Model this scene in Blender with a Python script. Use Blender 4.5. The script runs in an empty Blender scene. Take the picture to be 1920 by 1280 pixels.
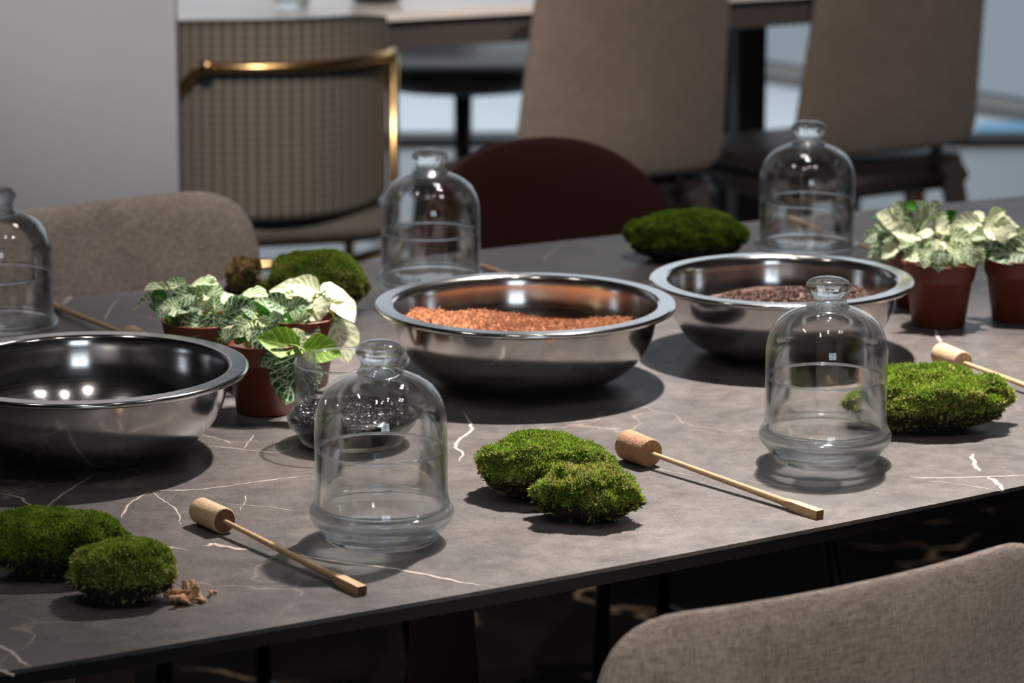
import bpy, bmesh, math, random
import numpy as np
from mathutils import Vector, Matrix, noise

random.seed(7)
RNG = np.random.default_rng(7)
SC = bpy.context.scene
COL = SC.collection
PI = math.pi

# ------------------------------------------------------------------ camera
TH = math.radians(12.7); FPX = 6364.0; CZ = 1.537; TZ = 0.75
cam_d = bpy.data.cameras.new('camera'); cam = bpy.data.objects.new('camera', cam_d); COL.objects.link(cam)
cam.location = (0, 0, CZ); cam.rotation_euler = (PI/2 - TH, 0, 0)
cam_d.sensor_width = 36; cam_d.lens = FPX/1920*36
cam_d.clip_start = .05; cam_d.clip_end = 60
cam_d.dof.use_dof = True; cam_d.dof.focus_distance = 2.95; cam_d.dof.aperture_fstop = 8.5
SC.camera = cam

# ------------------------------------------------------------------ world, exposure
SC.view_settings.view_transform = 'Standard'; SC.view_settings.look = 'None'
SC.view_settings.gamma = 1; SC.view_settings.use_curve_mapping = False
SC.view_settings.exposure = 0.0
W = bpy.data.worlds.new('world'); SC.world = W; W.use_nodes = True
W.node_tree.nodes['Background'].inputs[0].default_value = (.75, .85, 1, 1)
W.node_tree.nodes['Background'].inputs[1].default_value = .015
cy = SC.cycles
cy.use_denoising = True
cy.max_bounces = 14; cy.transparent_max_bounces = 40; cy.transmission_bounces = 12; cy.glossy_bounces = 5; cy.diffuse_bounces = 3
cy.sample_clamp_indirect = 6; cy.caustics_refractive = True; cy.caustics_reflective = True

# ------------------------------------------------------------------ lights
def aim(o, tgt):
    d = Vector(tgt) - o.location
    o.rotation_euler = d.to_track_quat('-Z', 'Y').to_euler()
def spot(name, loc, tgt, power, ang, blend, col, r=.02):
    l = bpy.data.lights.new(name, 'SPOT'); l.energy = power; l.spot_size = math.radians(ang); l.spot_blend = blend
    l.color = col; l.shadow_soft_size = r
    o = bpy.data.objects.new(name, l); COL.objects.link(o); o.location = loc; aim(o, tgt); return o
def area(name, loc, tgt, power, sx, sy, col):
    l = bpy.data.lights.new(name, 'AREA'); l.energy = power; l.shape = 'RECTANGLE'; l.size = sx; l.size_y = sy; l.color = col
    o = bpy.data.objects.new(name, l); COL.objects.link(o); o.location = loc; aim(o, tgt); return o
WARM = (1, .91, .845)
KEYS_FILLS = [((.44, 3.90, 2.50), (.28, 3.12, .75), 390, 46, .9, WARM, .02),
        ((.405, 3.875, 2.50), (.18, 3.0, .75), 120, 42, .8, WARM, .02),
        ((.62, 3.70, 2.50), (-.19, 3.30, .80), 460, 10, .55, (1, .93, .86), .02),
        ((-.75, 2.3, 2.9), (-.44, 4.1, .78), 175, 16, .6, WARM, .03),  # fill spot added for the grey chair behind the table
        ((.55, .75, 2.9), (.30, 2.38, .62), 230, 19, .7, (1, .90, .80), .03),  # added to lift the foreground chair
        ((-.2, 3.2, 2.95), (-.55, 5.7, .7), 290, 30, .7, WARM, .04),  # added fill aimed at the woven armchair
        ((.6, 3.4, 2.95), (.65, 6.2, .7), 280, 34, .7, WARM, .04),  # added fill for the taupe chairs
        ((-.30, 3.85, 2.9), (-.22, 3.63, .80), 60, 15, .8, WARM, .03),  # extra spot put in to brighten the rear left moss
        ((-1.4, 2.6, 2.9), (-1.0, 4.8, 1.0), 80, 50, .9, (.95, .95, 1), .04),  # wide fill added for the pale pillar
        ((.30, 3.95, 2.9), (.12, 4.05, .75), 75, 40, .8, WARM, .03)]  # added to raise the rear of the table
for i, k in enumerate(KEYS_FILLS): spot('key_fill_spot', *k)
dl = area('back_fill', (0, 9.4, 2.85), (0, 9.7, 0), 105, 7, 1.2, (.82, .92, 1)); dl.data.spread = math.radians(140)  # unseen area lamp added under the ceiling to brighten the far floor

# ------------------------------------------------------------------ helpers: pixels to points
def P(px, py, z=TZ):
    u = (px-960)/FPX; v = (640-py)/FPX
    d = Vector((u, math.cos(TH)+v*math.sin(TH), -math.sin(TH)+v*math.cos(TH)))
    t = (z-CZ)/d.z
    return Vector((d.x*t, d.y*t, z))
def PY(px, py, Y):
    u = (px-960)/FPX; v = (640-py)/FPX
    d = Vector((u, math.cos(TH)+v*math.sin(TH), -math.sin(TH)+v*math.cos(TH)))
    t = Y/d.y
    return Vector((d.x*t, Y, CZ+d.z*t))

# ------------------------------------------------------------------ helpers: objects
def setp(o, label=None, cat=None, group=None, kind=None):
    if label: o['label'] = label
    if cat: o['category'] = cat
    if group: o['group'] = group
    if kind: o['kind'] = kind
    return o
def empty(name, loc, rz=0, **k):
    o = bpy.data.objects.new(name, None); COL.objects.link(o); o.location = loc; o.rotation_euler = (0, 0, rz)
    o.empty_display_size = .02
    return setp(o, **k)
def mesh_from(name, verts, faces, mat, smooth=True, uvs=None):
    me = bpy.data.meshes.new(name); me.from_pydata([tuple(v) for v in verts], [], faces)
    if mat: me.materials.append(mat)
    if smooth: me.polygons.foreach_set('use_smooth', [True]*len(me.polygons))
    if uvs is not None:
        ul = me.uv_layers.new(name='UVMap')
        idx = np.empty(len(me.loops), dtype=np.int32); me.loops.foreach_get('vertex_index', idx)
        ul.data.foreach_set('uv', np.asarray(uvs, dtype=np.float32)[idx].ravel())
    me.update(); return me
def obj(name, me, parent=None, **k):
    o = bpy.data.objects.new(name, me); COL.objects.link(o)
    if parent: o.parent = parent
    return setp(o, **k)
def box_bm(bm, c, s, rz=0, bev=0):
    r = bmesh.ops.create_cube(bm, size=1)
    M = Matrix.Translation(c) @ Matrix.Rotation(rz, 4, 'Z') @ Matrix.Diagonal((*s, 1))
    bmesh.ops.transform(bm, matrix=M, verts=r['verts'])
    if bev:
        es = list({e for v in r['verts'] for e in v.link_edges})
        bmesh.ops.bevel(bm, geom=es, offset=bev, segments=2, affect='EDGES')
def bm_mesh(name, bm, mat, smooth=False):
    me = bpy.data.meshes.new(name); bmesh.ops.recalc_face_normals(bm, faces=bm.faces); bm.to_mesh(me); bm.free()
    me.materials.append(mat)
    if smooth: me.polygons.foreach_set('use_smooth', [True]*len(me.polygons))
    return me
def box(name, c, s, mat, parent=None, rz=0, bev=0, **k):
    bm = bmesh.new(); box_bm(bm, c, s, rz, bev); return obj(name, bm_mesh(name, bm, mat), parent, **k)
def lathe(name, prof, mat, seg=72, closed=False):
    """prof: list of (r, z). closed joins last to first (a solid of revolution)."""
    vs = []; fs = []; n = len(prof)
    for i in range(seg):
        a = 2*PI*i/seg; c, s = math.cos(a), math.sin(a)
        for r, z in prof: vs.append((r*c, r*s, z))
    m = n if closed else n-1
    for i in range(seg):
        j = (i+1) % seg
        for k in range(m):
            k2 = (k+1) % n
            fs.append((i*n+k, j*n+k, j*n+k2, i*n+k2))
    me = mesh_from(name, vs, fs, mat)
    bm = bmesh.new(); bm.from_mesh(me); bmesh.ops.remove_doubles(bm, verts=bm.verts, dist=1e-6)
    bmesh.ops.recalc_face_normals(bm, faces=bm.faces); bm.to_mesh(me); bm.free()
    me.polygons.foreach_set('use_smooth', [True]*len(me.polygons))
    return me
def smoothp(pts, n=6):
    out = []
    for i in range(len(pts)-1):
        p0 = pts[max(i-1, 0)]; p1 = pts[i]; p2 = pts[i+1]; p3 = pts[min(i+2, len(pts)-1)]
        for k in range(n):
            t = k/n
            out.append(tuple(.5*((2*b)+(-a+c)*t+(2*a-5*b+4*c-d)*t*t+(-a+3*b-3*c+d)*t**3) for a, b, c, d in zip(p0, p1, p2, p3)))
    out.append(tuple(pts[-1])); return out
def tube_data(pts, rad, seg=8, cap=True):
    pts = [Vector(p) for p in pts]; vs = []; fs = []; n = len(pts)
    if not hasattr(rad, '__len__'): rad = [rad]*n
    up = Vector((0, 0, 1))
    for i, p in enumerate(pts):
        t = (pts[min(i+1, n-1)]-pts[max(i-1, 0)]).normalized()
        a = t.cross(up)
        if a.length < 1e-3: a = t.cross(Vector((1, 0, 0)))
        a.normalize(); b = a.cross(t)
        for k in range(seg):
            q = 2*PI*k/seg
            vs.append(p + (a*math.cos(q)+b*math.sin(q))*rad[i])
    for i in range(n-1):
        for k in range(seg):
            k2 = (k+1) % seg
            fs.append((i*seg+k, i*seg+k2, (i+1)*seg+k2, (i+1)*seg+k))
    if cap: fs += [tuple(range(seg-1, -1, -1)), tuple((n-1)*seg+k for k in range(seg))]
    return vs, fs
def tubes(name, lst, mat, seg=8):
    V = []; F = []
    for pts, r in lst:
        v, f = tube_data(pts, r, seg); o = len(V); V += v; F += [tuple(i+o for i in q) for q in f]
    return mesh_from(name, V, F, mat)
def pillow(name, outline, T, mapf, mat, rings=10, p=6):
    """cushion-like panel: outline (x, z) points shrunk in rings, thick T, mapf(x, z, side offset)->point"""
    cx = sum(a for a, b in outline)/len(outline); cz = sum(b for a, b in outline)/len(outline); n = len(outline)
    V = []; F = []
    rr = [math.sin(PI/2*k/rings) for k in range(1, rings+1)]
    for side in (1, -1):
        V.append(mapf(cx, cz, side*T/2))
        for r in rr[:-1]:
            th = T/2*max(0, 1-r**p)**.5
            for a, b in outline: V.append(mapf(cx+(a-cx)*r, cz+(b-cz)*r, side*th))
    base2 = 1+(rings-1)*n
    rim = len(V)
    for a, b in outline: V.append(mapf(a, b, 0))
    for side, o in ((0, 0), (1, base2)):
        for k in range(n):
            k2 = (k+1) % n
            q = (o, o+1+k, o+1+k2); F.append(q if side == 0 else q[::-1])
            for r in range(rings-2):
                a = o+1+r*n; b = a+n
                q = (a+k, b+k, b+k2, a+k2); F.append(q if side == 0 else q[::-1])
            a = o+1+(rings-2)*n
            q = (a+k, rim+k, rim+k2, a+k2); F.append(q if side == 0 else q[::-1])
    me = mesh_from(name, V, F, mat)
    bm = bmesh.new(); bm.from_mesh(me); bmesh.ops.recalc_face_normals(bm, faces=bm.faces); bm.to_mesh(me); bm.free()
    me.polygons.foreach_set('use_smooth', [True]*len(me.polygons))
    return me
def round_poly(corners, rads, seg=8):
    """polygon (x,z) with rounded corners"""
    out = []; n = len(corners)
    for i in range(n):
        p = Vector(corners[i]); a = Vector(corners[i-1]); b = Vector(corners[(i+1) % n]); r = rads[i]
        d1 = (a-p).normalized(); d2 = (b-p).normalized()
        s = p+d1*r; e = p+d2*r
        for k in range(seg+1):
            t = k/seg; q = s*(1-t)**2+p*2*t*(1-t)+e*t*t; out.append((q.x, q.y))
        e2 = Vector(corners[(i+1) % n]); L = (e2-p).length-r-rads[(i+1) % n]
        m = max(1, int(L/.04))
        for k in range(1, m): q = e+d2*(L*k/m); out.append((q.x, q.y))
    return out

# ------------------------------------------------------------------ materials
def mat(name):
    m = bpy.data.materials.new(name); m.use_nodes = True
    nt = m.node_tree; b = nt.nodes['Principled BSDF']; return m, nt, b
def nd(nt, t, **k):
    n = nt.nodes.new(t)
    for a, v in k.items():
        if a == 'i':
            for q, w in v.items(): n.inputs[q].default_value = w
        else: setattr(n, a, v)
    return n
def simple(name, col, rough=.5, metal=0, spec=.5, var=0, vscale=30, bump=0, bscale=200, coat=0):
    m, nt, b = mat(name)
    b.inputs['Base Color'].default_value = (*col, 1); b.inputs['Roughness'].default_value = rough
    b.inputs['Metallic'].default_value = metal; b.inputs['Specular IOR Level'].default_value = spec
    b.inputs['Coat Weight'].default_value = coat
    tc = nd(nt, 'ShaderNodeTexCoord')
    if var:
        n = nd(nt, 'ShaderNodeTexNoise', i={'Scale': vscale, 'Detail': 6}); nt.links.new(tc.outputs['Object'], n.inputs['Vector'])
        r = nd(nt, 'ShaderNodeValToRGB'); nt.links.new(n.outputs[0], r.inputs[0])
        r.color_ramp.elements[0].position = .3; r.color_ramp.elements[1].position = .7
        r.color_ramp.elements[0].color = (*[c*(1-var) for c in col], 1); r.color_ramp.elements[1].color = (*[min(1, c*(1+var)) for c in col], 1)
        nt.links.new(r.outputs[0], b.inputs['Base Color'])
    if bump:
        n = nd(nt, 'ShaderNodeTexNoise', i={'Scale': bscale, 'Detail': 4}); nt.links.new(tc.outputs['Object'], n.inputs['Vector'])
        u = nd(nt, 'ShaderNodeBump', i={'Strength': bump, 'Distance': .002}); nt.links.new(n.outputs[0], u.inputs['Height'])
        nt.links.new(u.outputs[0], b.inputs['Normal'])
    return m
def emit(name, col, s):
    m, nt, b = mat(name); nt.nodes.remove(b)
    e = nd(nt, 'ShaderNodeEmission', i={'Color': (*col, 1), 'Strength': s}); nt.links.new(e.outputs[0], nt.nodes['Material Output'].inputs[0]); return m
def mixcol(nt, fac, a, b):
    n = nd(nt, 'ShaderNodeMix', data_type='RGBA')
    for s, v in ((0, fac), (6, a), (7, b)):
        if isinstance(v, bpy.types.NodeSocket): nt.links.new(v, n.inputs[s])
        else: n.inputs[s].default_value = v if s == 0 else (*v, 1)
    return n.outputs[2]
def ramp(nt, src, stops):
    r = nd(nt, 'ShaderNodeValToRGB'); nt.links.new(src, r.inputs[0]); e = r.color_ramp.elements
    while len(e) < len(stops): e.new(.5)
    for q, (p, c) in zip(e, stops): q.position = p; q.color = (*c, 1) if hasattr(c, '__len__') else (c, c, c, 1)
    return r.outputs[0]
def noi(nt, vec, scale, detail=5, rough=.5, dist=0, mapping=None):
    if mapping:
        mp = nd(nt, 'ShaderNodeMapping'); mp.inputs['Scale'].default_value = mapping; nt.links.new(vec, mp.inputs[0]); vec = mp.outputs[0]
    n = nd(nt, 'ShaderNodeTexNoise', i={'Scale': scale, 'Detail': detail, 'Roughness': rough, 'Distortion': dist}); nt.links.new(vec, n.inputs['Vector']); return n.outputs[0]

def stone_mat():
    m, nt, b = mat('table_stone'); tc = nd(nt, 'ShaderNodeTexCoord').outputs['Object']
    a = noi(nt, tc, 5, 8, .62, 1.2); c = noi(nt, tc, 42, 8, .7); f = noi(nt, tc, 420, 3, .6)
    base = ramp(nt, a, [(.28, (.074, .067, .066)), (.50, (.108, .097, .094)), (.62, (.126, .109, .101)), (.78, (.180, .148, .128))])
    sp = ramp(nt, c, [(.32, .78), (.70, 1.22)])
    mu = nd(nt, 'ShaderNodeMix', data_type='RGBA', blend_type='MULTIPLY'); mu.inputs[0].default_value = 1
    nt.links.new(base, mu.inputs[6]); nt.links.new(sp, mu.inputs[7])
    fn = ramp(nt, f, [(.30, .70), (.7, 1.32)])
    m2 = nd(nt, 'ShaderNodeMix', data_type='RGBA', blend_type='MULTIPLY'); m2.inputs[0].default_value = 1
    nt.links.new(mu.outputs[2], m2.inputs[6]); nt.links.new(fn, m2.inputs[7])
    # hairline veins
    wv = nd(nt, 'ShaderNodeVectorMath', operation='ADD'); nn = nd(nt, 'ShaderNodeTexNoise', i={'Scale': 9, 'Detail': 4}); nt.links.new(tc, nn.inputs['Vector'])
    sc = nd(nt, 'ShaderNodeVectorMath', operation='SCALE'); sc.inputs['Scale'].default_value = .18; nt.links.new(nn.outputs['Color'], sc.inputs[0])
    nt.links.new(tc, wv.inputs[0]); nt.links.new(sc.outputs[0], wv.inputs[1])
    vo = nd(nt, 'ShaderNodeTexVoronoi', feature='DISTANCE_TO_EDGE', i={'Scale': 5.5}); nt.links.new(wv.outputs[0], vo.inputs['Vector'])
    vm = ramp(nt, vo.outputs['Distance'], [(0, .55), (.012, 0)])
    gate = ramp(nt, noi(nt, tc, 4.3, 2), [(.52, 0), (.62, 1)])
    mm = nd(nt, 'ShaderNodeMath', operation='MULTIPLY'); nt.links.new(vm, mm.inputs[0]); nt.links.new(gate, mm.inputs[1])
    nt.links.new(mixcol(nt, mm.outputs[0], m2.outputs[2], (.33, .27, .23)), b.inputs['Base Color'])
    nt.links.new(ramp(nt, c, [(.3, .36), (.7, .50)]), b.inputs['Roughness'])
    b.inputs['Specular IOR Level'].default_value = .45
    bp = nd(nt, 'ShaderNodeBump', i={'Strength': .12, 'Distance': .001}); nt.links.new(f, bp.inputs['Height']); nt.links.new(bp.outputs[0], b.inputs['Normal'])
    return m
def floor_mat():
    m, nt, b = mat('dark_marble_floor'); tc = nd(nt, 'ShaderNodeTexCoord').outputs['Object']
    a = noi(nt, tc, 2.2, 8, .6, 1.5)
    base = ramp(nt, a, [(.3, (.006, .006, .006)), (.7, (.018, .016, .015))])
    def veins(scale, w, gs):
        nn = nd(nt, 'ShaderNodeTexNoise', i={'Scale': 4.0, 'Detail': 6}); nt.links.new(tc, nn.inputs['Vector'])
        sc = nd(nt, 'ShaderNodeVectorMath', operation='SCALE'); sc.inputs['Scale'].default_value = .5; nt.links.new(nn.outputs['Color'], sc.inputs[0])
        wv = nd(nt, 'ShaderNodeVectorMath', operation='ADD'); nt.links.new(tc, wv.inputs[0]); nt.links.new(sc.outputs[0], wv.inputs[1])
        vo = nd(nt, 'ShaderNodeTexVoronoi', feature='DISTANCE_TO_EDGE', i={'Scale': scale}); nt.links.new(wv.outputs[0], vo.inputs['Vector'])
        v = ramp(nt, vo.outputs['Distance'], [(0, 1), (w, 0)]); g = ramp(nt, noi(nt, tc, gs, 3), [(.47, 0), (.6, 1)])
        mm = nd(nt, 'ShaderNodeMath', operation='MULTIPLY'); nt.links.new(v, mm.inputs[0]); nt.links.new(g, mm.inputs[1]); return mm.outputs[0]
    nt.links.new(mixcol(nt, veins(2.4, .028, 3.1), base, (.50, .33, .20)), b.inputs['Base Color'])
    b.inputs['Roughness'].default_value = .35; b.inputs['Specular IOR Level'].default_value = .0
    return m
def fabric_mat(name, c1, c2, dens=1.0, bump=.5, band=.35):
    m, nt, b = mat(name); tc = nd(nt, 'ShaderNodeTexCoord').outputs['Object']
    h = noi(nt, tc, 1, 3, .6, 0, (90*dens, 90*dens, 900*dens)); v = noi(nt, tc, 1, 3, .6, 0, (900*dens, 900*dens, 90*dens)); big = noi(nt, tc, 14, 4)
    ad = nd(nt, 'ShaderNodeMath', operation='ADD'); nt.links.new(h, ad.inputs[0]); nt.links.new(v, ad.inputs[1])
    a2 = nd(nt, 'ShaderNodeMath', operation='MULTIPLY_ADD', i={1: band}); nt.links.new(big, a2.inputs[0]); nt.links.new(ad.outputs[0], a2.inputs[2])
    dv = nd(nt, 'ShaderNodeMath', operation='DIVIDE', i={1: 2+band}); nt.links.new(a2.outputs[0], dv.inputs[0])
    nt.links.new(ramp(nt, dv.outputs[0], [(.40, c1), (.60, c2)]), b.inputs['Base Color'])
    b.inputs['Roughness'].default_value = .92; b.inputs['Specular IOR Level'].default_value = .2
    b.inputs['Sheen Weight'].default_value = .15
    bp = nd(nt, 'ShaderNodeBump', i={'Strength': bump, 'Distance': .001}); nt.links.new(ad.outputs[0], bp.inputs['Height']); nt.links.new(bp.outputs[0], b.inputs['Normal'])
    return m
def glass_thin():
    m, nt, b = mat('clear_glass'); nt.nodes.remove(b)
    lw = nd(nt, 'ShaderNodeLayerWeight', i={'Blend': .5})
    col = ramp(nt, lw.outputs['Facing'], [(0, (1, 1, 1)), (.80, (.995, 1, 1)), (.95, (.88, .91, .92)), (1, (.62, .68, .70))])
    t = nd(nt, 'ShaderNodeBsdfTransparent'); nt.links.new(col, t.inputs[0])
    g = nd(nt, 'ShaderNodeBsdfGlossy', i={'Roughness': .0, 'Color': (.97, .99, 1, 1)})
    fr = nd(nt, 'ShaderNodeFresnel', i={'IOR': 1.5})
    cl = nd(nt, 'ShaderNodeMath', operation='MINIMUM', i={1: .6}); nt.links.new(fr.outputs[0], cl.inputs[0])
    mx = nd(nt, 'ShaderNodeMixShader'); nt.links.new(cl.outputs[0], mx.inputs[0]); nt.links.new(t.outputs[0], mx.inputs[1]); nt.links.new(g.outputs[0], mx.inputs[2])
    nt.links.new(mx.outputs[0], nt.nodes['Material Output'].inputs[0]); return m
def glass_solid():
    m, nt, b = mat('solid_glass'); nt.nodes.remove(b)
    t = nd(nt, 'ShaderNodeBsdfTransparent', i={'Color': (.97, .99, .99, 1)})
    g = nd(nt, 'ShaderNodeBsdfGlass', i={'Roughness': .07, 'IOR': 1.48, 'Color': (.985, 1, 1, 1)})
    mx = nd(nt, 'ShaderNodeMixShader', i={0: .55}); nt.links.new(t.outputs[0], mx.inputs[1]); nt.links.new(g.outputs[0], mx.inputs[2])
    nt.links.new(mx.outputs[0], nt.nodes['Material Output'].inputs[0]); return m
def steel_mat():
    m, nt, b = mat('brushed_steel'); tc = nd(nt, 'ShaderNodeTexCoord').outputs['Object']
    b.inputs['Base Color'].default_value = (.60, .59, .585, 1); b.inputs['Metallic'].default_value = 1
    b.inputs['Anisotropic'].default_value = .6; b.inputs['Anisotropic Rotation'].default_value = .25
    tg = nd(nt, 'ShaderNodeTangent', direction_type='RADIAL', axis='Z'); nt.links.new(tg.outputs[0], b.inputs['Tangent'])
    sx = nd(nt, 'ShaderNodeSeparateXYZ'); nt.links.new(tc, sx.inputs[0])
    ln = nd(nt, 'ShaderNodeVectorMath', operation='LENGTH'); cb0 = nd(nt, 'ShaderNodeCombineXYZ')
    nt.links.new(sx.outputs[0], cb0.inputs[0]); nt.links.new(sx.outputs[1], cb0.inputs[1]); nt.links.new(cb0.outputs[0], ln.inputs[0])
    cb = nd(nt, 'ShaderNodeCombineXYZ'); nt.links.new(ln.outputs['Value'], cb.inputs[0]); nt.links.new(sx.outputs[2], cb.inputs[1])
    n = nd(nt, 'ShaderNodeTexNoise', i={'Scale': 900, 'Detail': 2}); nt.links.new(cb.outputs[0], n.inputs['Vector'])
    nt.links.new(ramp(nt, n.outputs[0], [(.3, .13), (.7, .22)]), b.inputs['Roughness'])
    return m
def moss_mat(name, dark, mid, tip):
    m, nt, b = mat(name); tc = nd(nt, 'ShaderNodeTexCoord').outputs['Object']
    g = nd(nt, 'ShaderNodeNewGeometry'); big = noi(nt, tc, 45, 3)
    ad = nd(nt, 'ShaderNodeMath', operation='MULTIPLY_ADD', i={1: .45}); nt.links.new(g.outputs['Random Per Island'], ad.inputs[0]); nt.links.new(big, ad.inputs[2])
    nt.links.new(ramp(nt, ad.outputs[0], [(.42, dark), (.68, mid), (.88, tip)]), b.inputs['Base Color'])
    b.inputs['Roughness'].default_value = .6; b.inputs['Specular IOR Level'].default_value = .25
    tr = nd(nt, 'ShaderNodeBsdfTranslucent'); nt.links.new(ramp(nt, ad.outputs[0], [(.42, mid), (.88, tip)]), tr.inputs[0])
    mx = nd(nt, 'ShaderNodeMixShader', i={0: .3}); nt.links.new(b.outputs[0], mx.inputs[1]); nt.links.new(tr.outputs[0], mx.inputs[2])
    nt.links.new(mx.outputs[0], nt.nodes['Material Output'].inputs[0]); return m
def leaf_mat(name, green, vein, vw=.10, net=.5):
    m, nt, b = mat(name); uv = nd(nt, 'ShaderNodeTexCoord').outputs['UV']
    sx = nd(nt, 'ShaderNodeSeparateXYZ'); nt.links.new(uv, sx.inputs[0])
    s = nd(nt, 'ShaderNodeMath', operation='SUBTRACT', i={1: .5}); nt.links.new(sx.outputs[0], s.inputs[0])
    sa = nd(nt, 'ShaderNodeMath', operation='ABSOLUTE'); nt.links.new(s.outputs[0], sa.inputs[0])
    mid = ramp(nt, sa.outputs[0], [(.012, 1), (.04, 0)])
    wob = noi(nt, uv, 6, 2); wo = nd(nt, 'ShaderNodeMath', operation='MULTIPLY_ADD', i={1: .5}); nt.links.new(wob, wo.inputs[0])
    q = nd(nt, 'ShaderNodeMath', operation='MULTIPLY', i={1: -3.6}); nt.links.new(sa.outputs[0], q.inputs[0])
    ph = nd(nt, 'ShaderNodeMath', operation='MULTIPLY_ADD', i={1: 5.5}); nt.links.new(sx.outputs[1], ph.inputs[0]); nt.links.new(q.outputs[0], ph.inputs[2])
    nt.links.new(ph.outputs[0], wo.inputs[2])
    pp = nd(nt, 'ShaderNodeMath', operation='PINGPONG', i={1: .5}); nt.links.new(wo.outputs[0], pp.inputs[0])
    lat = ramp(nt, pp.outputs[0], [(vw*.5, 1), (vw, 0)])
    mp = nd(nt, 'ShaderNodeMapping'); mp.inputs['Scale'].default_value = (5, 9, 1); nt.links.new(uv, mp.inputs[0])
    vo = nd(nt, 'ShaderNodeTexVoronoi', feature='DISTANCE_TO_EDGE', i={'Scale': 1.0}); nt.links.new(mp.outputs[0], vo.inputs['Vector'])
    ne = ramp(nt, vo.outputs['Distance'], [(.02, net), (.09, 0)])
    a = nd(nt, 'ShaderNodeMath', operation='MAXIMUM'); nt.links.new(mid, a.inputs[0]); nt.links.new(lat, a.inputs[1])
    a2 = nd(nt, 'ShaderNodeMath', operation='MAXIMUM'); nt.links.new(a.outputs[0], a2.inputs[0]); nt.links.new(ne, a2.inputs[1])
    col = mixcol(nt, a2.outputs[0], green, vein)
    nt.links.new(col, b.inputs['Base Color']); b.inputs['Roughness'].default_value = .45; b.inputs['Specular IOR Level'].default_value = .35
    bp = nd(nt, 'ShaderNodeBump', i={'Strength': .25, 'Distance': .001}); bp.invert = True; nt.links.new(a2.outputs[0], bp.inputs['Height']); nt.links.new(bp.outputs[0], b.inputs['Normal'])
    tr = nd(nt, 'ShaderNodeBsdfTranslucent'); nt.links.new(col, tr.inputs[0])
    mx = nd(nt, 'ShaderNodeMixShader', i={0: .28}); nt.links.new(b.outputs[0], mx.inputs[1]); nt.links.new(tr.outputs[0], mx.inputs[2])
    nt.links.new(mx.outputs[0], nt.nodes['Material Output'].inputs[0]); return m

def grit_mat():
    m, nt, b = mat('black_grit'); g = nd(nt, 'ShaderNodeNewGeometry')
    nt.links.new(ramp(nt, g.outputs['Random Per Island'], [(0, (.006, .006, .007)), (.7, (.03, .03, .032)), (1, (.085, .085, .09))]), b.inputs['Base Color'])
    b.inputs['Roughness'].default_value = .22; b.inputs['Specular IOR Level'].default_value = .9; return m

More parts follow.
